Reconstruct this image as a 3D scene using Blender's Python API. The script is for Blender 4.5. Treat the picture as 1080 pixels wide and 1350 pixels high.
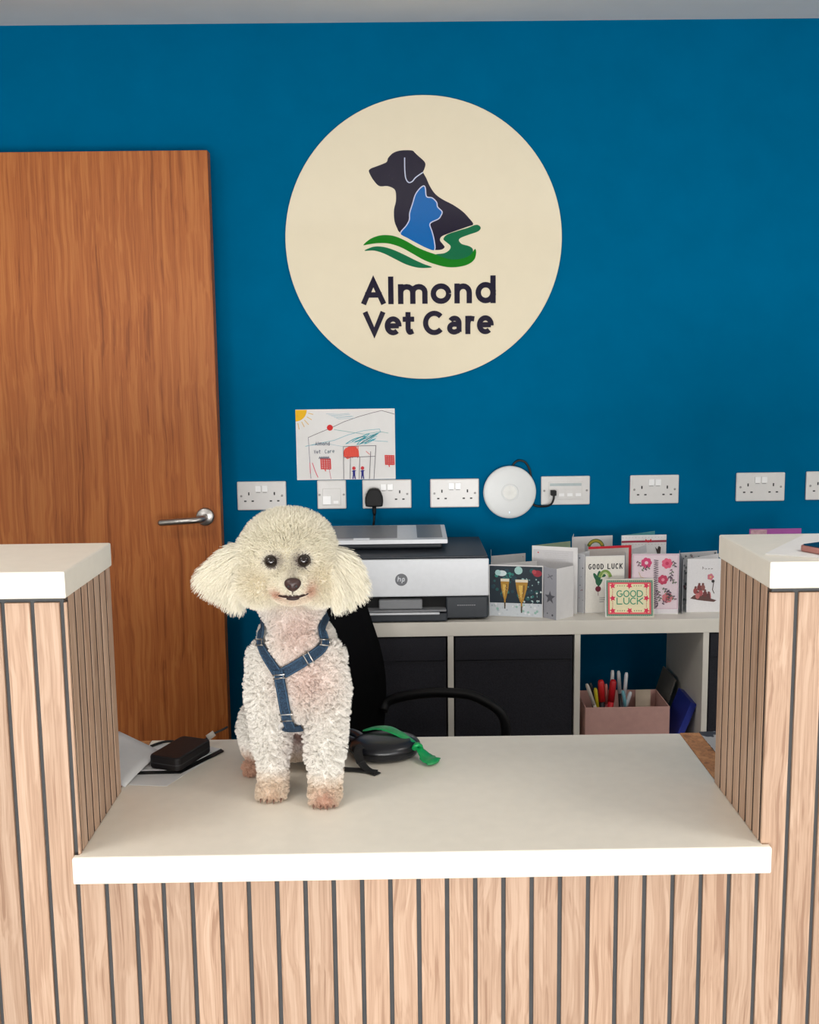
import bpy, bmesh, math, random
import numpy as np
from mathutils import Vector, Matrix, noise as mnoise
from mathutils.bvhtree import BVHTree

for o in list(bpy.data.objects): bpy.data.objects.remove(o)
scene = bpy.context.scene
col = scene.collection
random.seed(7); rng = np.random.default_rng(7)
pi = math.pi

# ------------------------------------------------------------------ camera
def setup_camera():
    p, yw, r = .1409, .0086, -.0119
    fw = Vector((math.sin(yw)*math.cos(p), math.cos(yw)*math.cos(p), -math.sin(p)))
    rt = Vector((math.cos(yw), -math.sin(yw), 0)); up = rt.cross(fw)
    c, s = math.cos(r), math.sin(r)
    R, U = rt*c+up*s, up*c-rt*s
    cd = bpy.data.cameras.new('camera'); cam = bpy.data.objects.new('camera', cd); col.objects.link(cam)
    m = Matrix((R, U, -fw)).transposed().to_4x4(); m.translation = (0, 0, 1.457)
    cam.matrix_world = m
    cd.sensor_fit = 'HORIZONTAL'; cd.sensor_width = 36; cd.lens = 36*1402/1080; cd.clip_start = .05
    scene.camera = cam
setup_camera()

# ------------------------------------------------------------------ world and light
w = bpy.data.worlds.new('world'); scene.world = w; w.use_nodes = True
bg = w.node_tree.nodes['Background']; bg.inputs[0].default_value = (.86, .93, 1, 1); bg.inputs[1].default_value = 1.0

def area(name, loc, rot, sx, sy, power, color):
    l = bpy.data.lights.new(name, 'AREA'); l.shape = 'RECTANGLE'; l.size = sx; l.size_y = sy
    l.energy = power; l.color = color
    o = bpy.data.objects.new(name, l); col.objects.link(o); o.location = loc; o.rotation_euler = rot
    return o
# daylight through the shop window behind the camera (just outside the glazing)
DAY = (1, .985, .96)
area('window_daylight_left', (-1.90, -1.98, 1.45), (math.radians(90), 0, 0), 1.4, 1.5, 34, DAY)
area('window_daylight_right', (2.28, -1.98, 1.45), (math.radians(90), 0, 0), 1.35, 1.5, 34, DAY)
area('window_daylight_middle', (.1, -1.98, .52), (math.radians(90), 0, 0), 2.4, .95, 130, DAY)

scene.view_settings.view_transform = 'Standard'
scene.view_settings.look = 'None'
scene.view_settings.gamma = 1
scene.view_settings.use_curve_mapping = False
scene.view_settings.exposure = 0.0

# ------------------------------------------------------------------ helpers
def lin(c):
    return tuple(((v/255)/12.92 if v/255 <= .04045 else ((v/255+.055)/1.055)**2.4) for v in c[:3])

def nt(name):
    m = bpy.data.materials.new(name); m.use_nodes = True
    t = m.node_tree; b = t.nodes['Principled BSDF']
    return m, t, b

_mats = {}
def M(name, rgb, rough=.5, metal=0, var=.06, scale=60, bump=0, spec=.5, stretch=(1, 1, 1), coat=0):
    """procedural material: base colour with a noise variation and optional fine bump"""
    if name in _mats: return _mats[name]
    m, t, b = nt(name)
    c = lin(rgb)
    tc = t.nodes.new('ShaderNodeTexCoord'); mp = t.nodes.new('ShaderNodeMapping'); mp.inputs['Scale'].default_value = stretch
    t.links.new(tc.outputs['Object'], mp.inputs[0])
    n = t.nodes.new('ShaderNodeTexNoise'); n.inputs['Scale'].default_value = scale; n.inputs['Detail'].default_value = 4
    t.links.new(mp.outputs[0], n.inputs['Vector'])
    r = t.nodes.new('ShaderNodeValToRGB')
    r.color_ramp.elements[0].position = .3; r.color_ramp.elements[1].position = .7
    r.color_ramp.elements[0].color = (*[max(0, v*(1-var)) for v in c], 1)
    r.color_ramp.elements[1].color = (*[min(1, v*(1+var)) for v in c], 1)
    t.links.new(n.outputs[0], r.inputs[0]); t.links.new(r.outputs[0], b.inputs['Base Color'])
    b.inputs['Roughness'].default_value = rough; b.inputs['Metallic'].default_value = metal
    b.inputs['Specular IOR Level'].default_value = spec
    if coat: b.inputs['Coat Weight'].default_value = coat; b.inputs['Coat Roughness'].default_value = .04
    if bump:
        bp = t.nodes.new('ShaderNodeBump'); bp.inputs['Strength'].default_value = bump; bp.inputs['Distance'].default_value = .002
        t.links.new(n.outputs[0], bp.inputs['Height']); t.links.new(bp.outputs[0], b.inputs['Normal'])
    _mats[name] = m
    return m

def ink(rgb, rough=.6):
    return M('ink_%d_%d_%d_%d' % (*rgb[:3], int(rough*10)), rgb, rough, 0, .03, 200)

def wood(name, light, mid, dark, rough, gs=(38, 38, 1.6), fine=(260, 260, 5), vary=.10, rings=.35, spec=.4):
    m, t, b = nt(name); N = t.nodes.new; L = t.links.new
    tc = N('ShaderNodeTexCoord'); oi = N('ShaderNodeObjectInfo')
    off = N('ShaderNodeVectorMath'); off.operation = 'SCALE'
    cmb = N('ShaderNodeCombineXYZ'); L(oi.outputs['Random'], cmb.inputs[0]); L(oi.outputs['Random'], cmb.inputs[1]); L(oi.outputs['Random'], cmb.inputs[2])
    L(cmb.outputs[0], off.inputs[0]); off.inputs['Scale'].default_value = 13.7
    add = N('ShaderNodeVectorMath'); L(tc.outputs['Object'], add.inputs[0]); L(off.outputs[0], add.inputs[1])
    # warp so the grain wanders
    wn = N('ShaderNodeTexNoise'); wn.inputs['Scale'].default_value = 3.2; wn.inputs['Detail'].default_value = 2
    L(add.outputs[0], wn.inputs['Vector'])
    ws = N('ShaderNodeVectorMath'); ws.operation = 'MULTIPLY_ADD'; ws.inputs[1].default_value = (.05, .05, .0)
    L(wn.outputs['Color'], ws.inputs[0]); L(add.outputs[0], ws.inputs[2])
    m1 = N('ShaderNodeMapping'); m1.inputs['Scale'].default_value = gs; L(ws.outputs[0], m1.inputs[0])
    n1 = N('ShaderNodeTexNoise'); n1.inputs['Scale'].default_value = 1; n1.inputs['Detail'].default_value = 5; L(m1.outputs[0], n1.inputs['Vector'])
    # cathedral bands: noise folded through a sine
    mlt = N('ShaderNodeMath'); mlt.operation = 'MULTIPLY'; mlt.inputs[1].default_value = 34; L(n1.outputs[0], mlt.inputs[0])
    sn = N('ShaderNodeMath'); sn.operation = 'SINE'; L(mlt.outputs[0], sn.inputs[0])
    m2 = N('ShaderNodeMapping'); m2.inputs['Scale'].default_value = fine; L(add.outputs[0], m2.inputs[0])
    n2 = N('ShaderNodeTexNoise'); n2.inputs['Scale'].default_value = 1; n2.inputs['Detail'].default_value = 3; L(m2.outputs[0], n2.inputs['Vector'])
    mx = N('ShaderNodeMath'); mx.operation = 'MULTIPLY_ADD'; L(sn.outputs[0], mx.inputs[0]); mx.inputs[1].default_value = rings*.25; L(n1.outputs[0], mx.inputs[2])
    mx2 = N('ShaderNodeMath'); mx2.operation = 'MULTIPLY_ADD'; L(n2.outputs[0], mx2.inputs[0]); mx2.inputs[1].default_value = .55; L(mx.outputs[0], mx2.inputs[2])
    sub = N('ShaderNodeMath'); sub.operation = 'SUBTRACT'; L(mx2.outputs[0], sub.inputs[0]); sub.inputs[1].default_value = .275
    r = N('ShaderNodeValToRGB'); e = r.color_ramp.elements
    e[0].position = .27; e[0].color = (*lin(dark), 1); e[1].position = .74; e[1].color = (*lin(light), 1)
    k = e.new(.48); k.color = (*lin(mid), 1)
    L(sub.outputs[0], r.inputs[0])
    hs = N('ShaderNodeHueSaturation'); L(r.outputs[0], hs.inputs['Color'])
    mr = N('ShaderNodeMapRange'); mr.inputs['To Min'].default_value = 1-vary; mr.inputs['To Max'].default_value = 1+vary
    L(oi.outputs['Random'], mr.inputs[0]); L(mr.outputs[0], hs.inputs['Value'])
    L(hs.outputs[0], b.inputs['Base Color'])
    b.inputs['Roughness'].default_value = rough; b.inputs['Specular IOR Level'].default_value = spec
    bp = N('ShaderNodeBump'); bp.inputs['Strength'].default_value = .12; bp.inputs['Distance'].default_value = .001
    L(sub.outputs[0], bp.inputs['Height']); L(bp.outputs[0], b.inputs['Normal'])
    return m

def tag(o, label=None, cat=None, group=None, kind=None):
    if label: o['label'] = label
    if cat: o['category'] = cat
    if group: o['group'] = group
    if kind: o['kind'] = kind
    return o

def empty(name, loc, label=None, cat=None, group=None, kind=None):
    o = bpy.data.objects.new(name, None); col.objects.link(o); o.location = loc; o.empty_display_size = .02
    return tag(o, label, cat, group, kind)

def own(o, parent):
    o.parent = parent
    if parent.parent is None:
        o.matrix_parent_inverse = Matrix.Translation(parent.location).inverted()
    # a parent with an own parent sits at identity (absolute mesh coordinates)

def copy_tree(o, parent=None):
    c = o.copy(); col.objects.link(c)
    if parent: c.parent = parent; c.matrix_parent_inverse = o.matrix_parent_inverse.copy()
    for ch in list(o.children): copy_tree(ch, c)
    return c

class MB:
    def __init__(s): s.v = []; s.f = []; s.mi = []; s.sm = []; s.mats = []
    def slot(s, m):
        if m not in s.mats: s.mats.append(m)
        return s.mats.index(m)
    def add(s, vs, fs, smooth=False, m=None):
        b = len(s.v); s.v += [tuple(v) for v in vs]
        k = s.slot(m) if m else 0
        for f in fs: s.f.append([b+i for i in f]); s.mi.append(k); s.sm.append(smooth)
        return s
    def frombm(s, bm, smooth=False, mat=None, m=None):
        bm.verts.index_update()
        vs = [(mat @ v.co if mat else v.co.copy()) for v in bm.verts]
        fs = [[v.index for v in f.verts] for f in bm.faces]
        bm.free(); return s.add(vs, fs, smooth, m)
    def box(s, x0, x1, y0, y1, z0, z1, bev=0, seg=2, mat=None, m=None, smooth=False):
        bm = bmesh.new(); bmesh.ops.create_cube(bm, size=1)
        for v in bm.verts:
            v.co = Vector(((x0+x1)/2+v.co.x*(x1-x0), (y0+y1)/2+v.co.y*(y1-y0), (z0+z1)/2+v.co.z*(z1-z0)))
        if bev: bmesh.ops.bevel(bm, geom=bm.edges[:], offset=bev, segments=seg, affect='EDGES', profile=.5)
        return s.frombm(bm, smooth, mat, m)
    def prism(s, pts, axis, a, b, bev=0, m=None, mat=None, smooth=False):
        """extrude a 2D outline along axis ('x','y','z') from a to b"""
        def P(p, h):
            return {'x': (h, p[0], p[1]), 'y': (p[0], h, p[1]), 'z': (p[0], p[1], h)}[axis]
        bm = bmesh.new()
        lo = [bm.verts.new(P(p, a)) for p in pts]; hi = [bm.verts.new(P(p, b)) for p in pts]
        bm.faces.new(lo); bm.faces.new(hi[::-1]); n = len(pts)
        for i in range(n): bm.faces.new((lo[i], hi[i], hi[(i+1) % n], lo[(i+1) % n]))
        bmesh.ops.recalc_face_normals(bm, faces=bm.faces[:])
        if bev:
            ed = [e for e in bm.edges if (e.verts[0] in lo) == (e.verts[1] in lo)]
            bmesh.ops.bevel(bm, geom=ed, offset=bev, segments=2, affect='EDGES', profile=.5)
        return s.frombm(bm, smooth, mat, m)
    def tube(s, pts, r, n=10, m=None, caps=True, flat=1.0):
        P = [Vector(p) for p in pts]; k = len(P)
        rr = r if hasattr(r, '__len__') else [r]*k
        T = [(P[min(i+1, k-1)]-P[max(i-1, 0)]).normalized() for i in range(k)]
        up = Vector((0, 0, 1)) if abs(T[0].z) < .9 else Vector((1, 0, 0))
        nrm = T[0].cross(up).normalized(); vs = []
        for i in range(k):
            nrm = (nrm-T[i]*nrm.dot(T[i])).normalized(); bn = T[i].cross(nrm)
            for j in range(n):
                a = 2*pi*j/n; vs.append(P[i]+nrm*math.cos(a)*rr[i]+bn*math.sin(a)*rr[i]*flat)
        fs = [[i*n+j, i*n+(j+1) % n, (i+1)*n+(j+1) % n, (i+1)*n+j] for i in range(k-1) for j in range(n)]
        if caps: fs += [list(range(n))[::-1], list(range((k-1)*n, k*n))]
        return s.add(vs, fs, True, m)
    def lathe(s, prof, n=48, mat=None, m=None, smooth=True):
        """revolve (r, h) profile round local z"""
        vs = []; fs = []; k = len(prof)
        for (r, h) in prof:
            for j in range(n):
                a = 2*pi*j/n; v = Vector((r*math.cos(a), r*math.sin(a), h)); vs.append(mat @ v if mat else v)
        for i in range(k-1):
            for j in range(n): fs.append([i*n+j, i*n+(j+1) % n, (i+1)*n+(j+1) % n, (i+1)*n+j])
        fs += [list(range(n))[::-1], list(range((k-1)*n, k*n))]
        return s.add(vs, fs, smooth, m)
    def ellipsoid(s, c, r, m=None, mat=None, sub=3):
        bm = bmesh.new(); bmesh.ops.create_icosphere(bm, subdivisions=sub, radius=1)
        for v in bm.verts:
            q = Vector((v.co.x*r[0], v.co.y*r[1], v.co.z*r[2])); v.co = (mat @ q if mat else q)+Vector(c)
        return s.frombm(bm, True, None, m)
    def ribbon(s, pts, normals, width, thick, m=None):
        """flat strap along pts, wide across tangent x normal"""
        P = [Vector(p) for p in pts]; k = len(P); vs = []
        for i in range(k):
            t = (P[min(i+1, k-1)]-P[max(i-1, 0)]).normalized(); nn = Vector(normals[i]).normalized()
            sd = t.cross(nn).normalized()*(width/2); h = nn*thick
            vs += [P[i]-sd, P[i]+sd, P[i]+sd+h, P[i]-sd+h]
        fs = []
        for i in range(k-1):
            a, b = i*4, i*4+4
            for j in range(4): fs.append([a+j, a+(j+1) % 4, b+(j+1) % 4, b+j])
        fs += [[3, 2, 1, 0], [k*4-4, k*4-3, k*4-2, k*4-1]]
        return s.add(vs, fs, False, m)
    def build(s, name, mat=None, parent=None, label=None, cat=None, group=None, kind=None, recalc=False):
        me = bpy.data.meshes.new(name); me.from_pydata(s.v, [], s.f)
        for m in ([mat] if mat else s.mats): me.materials.append(m)
        if not mat: me.polygons.foreach_set('material_index', s.mi)
        me.polygons.foreach_set('use_smooth', s.sm); me.update()
        if recalc:
            bm = bmesh.new(); bm.from_mesh(me); bmesh.ops.recalc_face_normals(bm, faces=bm.faces[:]); bm.to_mesh(me); bm.free()
        o = bpy.data.objects.new(name, me); col.objects.link(o)
        if parent: own(o, parent)
        return tag(o, label, cat, group, kind)

def catmull(pts, n=6, closed=False):
    P = [Vector(p) for p in pts]; k = len(P); out = []
    rngk = range(k if closed else k-1)
    for i in rngk:
        if closed: a, b, c, d = P[i-1], P[i], P[(i+1) % k], P[(i+2) % k]
        else: a, b, c, d = P[max(i-1, 0)], P[i], P[i+1], P[min(i+2, k-1)]
        for j in range(n):
            t = j/n
            out.append(.5*((2*b)+(c-a)*t+(2*a-5*b+4*c-d)*t*t+(3*b-a-3*c+d)*t**3))
    if not closed: out.append(P[-1])
    return out

class Print:
    """flat print: coloured shapes in a 2D frame (metres), layered by hundredths of a millimetre"""
    def __init__(s, step=.00006): s.items = []; s.step = step
    def poly(s, pts, rgb): s.items.append(([(p[0], p[1]) for p in pts], rgb)); return s
    def rect(s, x0, y0, x1, y1, rgb): return s.poly([(x0, y0), (x1, y0), (x1, y1), (x0, y1)], rgb)
    def disc(s, x, y, r, rgb, n=14, ry=None): return s.poly([(x+r*math.cos(2*pi*i/n), y+(ry or r)*math.sin(2*pi*i/n)) for i in range(n)], rgb)
    def line(s, pts, wd, rgb, cap=True):
        P = [Vector((p[0], p[1])) for p in pts]
        P = [p for i, p in enumerate(P) if i == 0 or (p-P[i-1]).length > 1e-6]
        k = len(P)
        if k < 2: return s
        L_, R_ = [], []
        for i in range(k):
            t0 = (P[i]-P[i-1]).normalized() if i else (P[1]-P[0]).normalized()
            t1 = (P[i+1]-P[i]).normalized() if i < k-1 else t0
            t = t0+t1; t = t.normalized() if t.length > 1e-3 else t1
            nn = Vector((-t.y, t.x)); cs = max(.45, nn.dot(Vector((-t1.y, t1.x))))
            d = nn*(wd/2/cs); L_.append(P[i]+d); R_.append(P[i]-d)
        s.items.append(('strip', L_, R_, rgb)); return s
    def star(s, x, y, r, rgb, n=5, inner=.42, rot=pi/2):
        return s.poly([(x+(r if i % 2 == 0 else r*inner)*math.cos(rot+pi*i/n), y+(r if i % 2 == 0 else r*inner)*math.sin(rot+pi*i/n)) for i in range(2*n)], rgb)
    def build(s, name, parent, O, ux, uy, nrm, rough=.6, label=None):
        O, ux, uy, nrm = Vector(O), Vector(ux), Vector(uy), Vector(nrm); mb = MB()
        f = lambda p, h: O+ux*p[0]+uy*p[1]+nrm*h
        for k, it in enumerate(s.items):
            h = .00025+s.step*k
            if it[0] == 'strip':
                _, L_, R_, rgb = it; n = len(L_)
                mb.add([f(p, h) for p in L_]+[f(p, h) for p in R_], [[i, n+i, n+i+1, i+1] for i in range(n-1)], False, ink(rgb, rough))
            else:
                pts, rgb = it; bm = bmesh.new(); vs = [bm.verts.new(f(p, h)) for p in pts]
                try:
                    fc = bm.faces.new(vs); fc.normal_update()
                    if fc.normal.dot(nrm) < 0: fc.normal_flip()
                    bmesh.ops.triangulate(bm, faces=bm.faces[:])
                except ValueError: pass
                mb.frombm(bm, False, None, ink(rgb, rough))
        return mb.build(name, None, parent, label)

def arc(cx, cy, rx, ry, a0, a1, n=14):
    return [(cx+rx*math.cos(math.radians(a0+(a1-a0)*i/n)), cy+ry*math.sin(math.radians(a0+(a1-a0)*i/n))) for i in range(n+1)]
GL = {  # stroke glyphs in a unit box
 'A': [[(0, 0), (.5, 1), (1, 0)], [(.19, .33), (.81, .33)]],
 'l': [[(.5, 0), (.5, 1)]], 'I': [[(.5, 0), (.5, 1)]],
 'm': [[(0, 0), (0, 1)], [(0, .5)]+arc(.25, .62, .25, .38, 180, 0, 8)+[(.5, 0)], [(.5, .5)]+arc(.75, .62, .25, .38, 180, 0, 8)+[(1, 0)]],
 'n': [[(0, 0), (0, 1)], [(0, .45)]+arc(.5, .55, .5, .45, 180, 0, 10)+[(1, 0)]],
 'o': [arc(.5, .5, .5, .5, 0, 360, 24)], 'O': [arc(.5, .5, .5, .5, 0, 360, 28)],
 'd': [arc(.5, .355, .5, .355, 0, 360, 24), [(1, 0), (1, 1)]],
 'V': [[(0, 1), (.5, 0), (1, 1)]],
 'e': [[(.02, .50), (.98, .50)], arc(.5, .5, .5, .5, -6, 312, 24)],
 't': [[(.42, 1), (.42, .26)]+arc(.72, .24, .30, .24, 180, 290, 6), [(0, .74), (.95, .74)]],
 'C': [arc(.53, .5, .55, .5, 42, 318, 24)],
 'a': [arc(.5, .66, .46, .34, 150, 0, 9)+[(.96, 0)], [(.96, .56)]+arc(.46, .29, .46, .29, 75, 285, 12)+[(.96, .12)]],
 'r': [[(0, 0), (0, 1)], [(0, .5)]+arc(.62, .5, .62, .5, 180, 78, 7)],
 'G': [arc(.52, .5, .52, .5, 48, 340, 22)+[(1, .45), (.55, .45)]],
 'D': [[(0, 0), (0, 1)]+arc(.35, .5, .65, .5, 90, -90, 14)+[(0, 0)]],
 'L': [[(0, 1), (0, 0), (.9, 0)]], 'U': [[(0, 1)]+arc(.5, .42, .5, .42, 180, 360, 12)+[(1, 1)]],
 'K': [[(0, 0), (0, 1)], [(1, 1), (0, .42)], [(.3, .6), (1, 0)]],
 'h': [[(.18, 1), (0, 0)], [(.08, .42), (.35, .62), (.66, .60), (.72, .45), (.62, 0)]],
 'p': [[(.3, .64), (.08, -.36)], [(.28, .60), (.62, .64), (.74, .45), (.62, .08), (.15, .04)]],
 'F': [[(0, 0), (0, 1), (.9, 1)], [(0, .55), (.75, .55)]],
 'y': [[(0, 1), (.5, .3)], [(1, 1), (.3, -.1)]],
}
def glyph(pr, ch, x0, x1, y0, y1, wd, rgb, slant=0):
    h = wd/2; sx, sy = (x1-x0-wd), (y1-y0-wd)
    for st in GL[ch]:
        pts = [(x0+h+p[0]*sx+slant*(p[1]*sy), y0+h+p[1]*sy) for p in st]
        # square stroke ends reach the box edge
        if len(pts) >= 2 and st[0] != st[-1] and ch in 'AlmndVtrLUKDIh':
            a, b = Vector(pts[0]), Vector(pts[1]); d = (a-b).normalized()*h; pts[0] = tuple(a+d)
            a, b = Vector(pts[-1]), Vector(pts[-2]); d = (a-b).normalized()*h; pts[-1] = tuple(a+d)
        pr.line(pts, wd, rgb)
def text(pr, s, x, y, ch_w, hgt, wd, rgb, gap=.3, jitter=0):
    for ch in s:
        if ch != ' ':
            hh = hgt*(.72 if ch in 'mnoear' else 1)
            j = random.uniform(-jitter, jitter)
            glyph(pr, ch, x, x+ch_w*(1.4 if ch == 'm' else .4 if ch in 'lI' else 1), y+j, y+j+hh, wd, rgb)
        x += ch_w*((1.4 if ch == 'm' else .4 if ch in 'lI' else 1)+gap)
    return x

# ------------------------------------------------------------------ materials
m_wall = M('blue_wall_paint', (0, 97, 140), .9, 0, .04, 9, .03, .0)
m_white_wall = M('white_wall_paint', (226, 224, 218), .7, 0, .03, 6)
m_ceil = M('ceiling_paint', (236, 233, 229), .8, 0, .02, 8)
m_floor = M('vinyl_floor', (96, 90, 84), .45, 0, .12, 30)
m_slat = wood('pale_oak_slat', (200, 170, 147), (185, 153, 129), (158, 124, 101), .5, (85, 85, 2.2), (380, 380, 5), .09, .30)
m_back = M('charcoal_backing', (74, 76, 78), .75, 0, .08, 50)
m_lam = M('cream_laminate', (243, 236, 222), .38, 0, .02, 40, 0, .45)
m_door = wood('oak_veneer', (184, 114, 59), (168, 95, 45), (138, 74, 32), .45, (80, 80, 1.5), (400, 400, 5), .0, .2, .25)
m_oak = wood('oak_board', (214, 154, 100), (198, 136, 82), (160, 104, 58), .45)
m_chrome = M('brushed_steel', (176, 172, 168), .3, 1, .05, 80)
m_plastic = M('white_socket_plastic', (214, 212, 210), .3, 0, .02, 50)
m_switch = M('bright_switch_plastic', (240, 240, 240), .25, 0, .02, 50)
m_slot = M('dark_slot', (40, 40, 42), .6, 0, .05, 50)
m_black = M('black_plastic', (13, 13, 15), .5, 0, .1, 60, 0, .25)
m_blackrub = M('black_cable_rubber', (16, 17, 20), .5, 0, .1, 60)
m_shelf = M('white_shelf_foil', (226, 221, 211), .45, 0, .02, 30)
m_fabric = M('charcoal_box_fabric', (44, 44, 50), .9, 0, .25, 420, .35, .2)
m_acrylic = M('cream_acrylic', (230, 219, 194), .06, 0, .01, 20, 0, .5)

# ------------------------------------------------------------------ room
XL, XR, YB, YR, ZC = -2.9, 3.3, 3.15, -1.75, 2.40
MB().box(XL-.1, XR+.1, YB, YB+.1, 0, ZC).build('wall_back', m_wall, kind='structure')
MB().box(XL-.1, XL, YR, YB, 0, ZC).build('wall_left', m_white_wall, kind='structure')
MB().box(XR, XR+.1, YR, YB, 0, ZC).build('wall_right', m_white_wall, kind='structure')
MB().box(XL-.1, XR+.1, YR-.12, YB+.1, -.1, 0).build('floor', m_floor, kind='structure')
MB().box(XL-.1, XR+.1, YR-.12, YB+.1, ZC, ZC+.1).build('ceiling', m_ceil, kind='structure')
# wall behind the camera with the shop windows that let the daylight in
WINS = [(-2.6, -1.2, .70, 2.20), (-1.1, 1.3, .04, 1.0), (1.60, 2.95, .70, 2.20)]
b = MB(); xs = [XL-.1]+[v for q in WINS for v in q[:2]]+[XR+.1]
for i in (0, 2, 4, 6): b.box(xs[i], xs[i+1], YR-.12, YR, 0, ZC)
for x0, x1, wz0, wz1 in WINS: b.box(x0, x1, YR-.12, YR, wz1, ZC); b.box(x0, x1, YR-.12, YR, 0, wz0)
b.build('wall_front', m_white_wall, kind='structure')
m_frame = M('grey_window_frame', (92, 96, 100), .5, 0, .04, 40)
for i, (x0, x1, wz0, wz1) in enumerate(WINS):
    wroot = empty('window_%d' % (i+1), ((x0+x1)/2, YR-.06, wz0), ('left', 'low middle', 'right')[i]+' grey framed shop window behind the viewer', None, None, 'structure')
    for x in (x0+.025, (x0+x1)/2, x1-.025):
        MB().box(x-.025, x+.025, YR-.09, YR-.03, wz0, wz1, .003).build('window_mullion', m_frame, wroot)
    for z in (wz0+.025, wz1-.025):
        MB().box(x0, x1, YR-.085, YR-.035, z-.025, z+.025, .003).build('window_rail', m_frame, wroot)

# added unseen ceiling panels that brighten the counter tops, either side of the opening
mdf, t, bb = nt('added_fill_diffuser'); bb.inputs['Base Color'].default_value = (.9, .9, .88, 1); bb.inputs['Emission Color'].default_value = (1, .96, .9, 1); bb.inputs['Emission Strength'].default_value = 2.5
for x, lb in ((-1.25, 'added square ceiling fill light over the left end of the counter'), (1.45, 'added square ceiling fill light over the right end of the counter')):
    cl_ = empty('added_ceiling_fill', (x, 1.05, ZC), lb, 'added fill light', 'added ceiling fill lights')
    b = MB()
    for q in ((-.30, .30, -.30, -.28), (-.30, .30, .28, .30), (-.30, -.28, -.28, .28), (.28, .30, -.28, .28)):
        b.box(x+q[0], x+q[1], 1.05+q[2], 1.05+q[3], ZC-.014, ZC)
    b.build('frame', m_white_wall, cl_)
    MB().box(x-.28, x+.28, .77, 1.33, ZC-.009, ZC-.002).build('diffuser', mdf, cl_)
    area('added_ceiling_fill_lamp', (x, 1.05, ZC-.016), (0, 0, 0), .54, .54, 9, (1, .97, .92))

# ------------------------------------------------------------------ door (open leaf standing against the wall)
dr = empty('door_1', (-.98, 3.07, 0), 'oak veneer door leaf with steel lever handle', None, None, 'structure')
MB().box(-1.446, -.520, 3.05, 3.094, .006, 2.040, .0015).build('door_leaf', m_door, dr)
h = MB()
mt = Matrix.Translation((-.5640, 3.05, 1.019)) @ Matrix.Rotation(pi/2, 4, 'X')
h.lathe([(.001, .012), (.022, .012), (.0255, .010), (.026, .007), (.026, 0)][::-1], 32, mt)
ho = h.build('handle_rose', m_chrome, dr, 'round brushed steel rose')
lv = [(-.564, 3.045, 1.019), (-.564, 3.00, 1.019), (-.568, 2.990, 1.0185), (-.578, 2.985, 1.018), (-.60, 2.984, 1.0165), (-.68, 2.984, 1.012), (-.686, 2.985, 1.012)]
MB().tube(lv, [.0095]*6+[.006], 14).build('handle_lever', m_chrome, dr, 'straight brushed steel lever')

# ------------------------------------------------------------------ round company sign
sg = empty('wall_sign', (.077, 3.15, 1.405), 'large round cream sign with dog and cat logo on blue wall', 'sign')
SC = Vector((.0775, 3.137, 1.803))
MB().lathe([(.396, 0), (.398, .001), (.398, .011), (.397, .0125)], 128, Matrix.Translation((SC.x, SC.y+.0125, SC.z)) @ Matrix.Rotation(pi/2, 4, 'X'), smooth=False).build('sign_panel', m_acrylic, sg)
# artwork measured in its own units (u right, v down), 5.195 units per pixel of a 459 px/m drawing
K = 1/(5.195*458.3)
def LG(pts): return [((p[0]-461)*K, -(p[1]-653)*K) for p in pts]
def sm(pts, n=5): return [(q[0], q[1]) for q in catmull([(p[0], p[1], 0) for p in LG(pts)], n, True)]
DARK = (26, 21, 44); GREEN = (4, 120, 14); TEAL = (0, 104, 66); BLUE = (0, 98, 174); PALE = (196, 202, 226)
pr = Print(.00008)
dogp = [(85,182),(100,172),(130,162),(190,140),(206,128),(214,106),(245,76),(285,61),(330,57),(378,60),(395,74),(420,97),(455,128),(466,152),(457,184),(450,203),(470,240),(495,295),(530,345),(580,382),(650,418),(715,462),(760,508),(789,549),(750,565),(690,585),(610,612),(570,630),(561,655),(580,680),(592,700),(570,716),(525,718),(470,705),(390,662),(290,602),(268,570),(250,520),(248,450),(262,390),(261,330),(245,306),(205,291),(150,290),(112,252),(90,215),(81,192)]
pr.poly(sm(dogp, 4), DARK)
pr.line([(q[0], q[1]) for q in catmull([(p[0], p[1], 0) for p in LG([(325,105),(325,180),(331,240),(350,268),(375,262),(400,235),(450,202)])], 5)], 7*K, PALE)
catp = [(290,605),(330,555),(352,515),(355,470),(375,410),(395,350),(425,310),(452,292),(464,308),(471,362),(510,372),(540,402),(546,432),(576,463),(568,490),(550,512),(503,533),(492,552),(505,590),(520,650),(523,717),(470,705),(400,670),(340,637)]
cs = sm(catp, 4)
pr.poly(cs, BLUE); pr.line(cs[:4*20+1], 7*K, PALE)
pr.poly(sm([(42,718),(100,693),(160,692),(230,710),(310,745),(390,785),(450,812),(505,833),(450,838),(390,832),(320,810),(250,775),(180,740),(110,718)]), TEAL)
pr.poly(sm([(528,750),(590,740),(625,718),(632,692),(604,667),(584,645),(612,615),(690,590),(750,573),(798,555),(825,556),(840,575),(820,598),(760,618),(705,638),(690,655),(710,680),(760,695),(785,715),(780,745),(740,772),(680,784),(610,780)]), TEAL)
pr.poly(sm([(35,680),(80,642),(140,619),(200,615),(260,626),(330,657),(400,697),(470,727),(530,748),(590,772),(650,783),(720,776),(770,752),(800,714),(808,740),(795,785),(750,818),(680,834),(610,834),(530,815),(450,785),(370,740),(290,697),(210,672),(130,669),(70,676)]), GREEN)
SWD = 37*K
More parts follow.
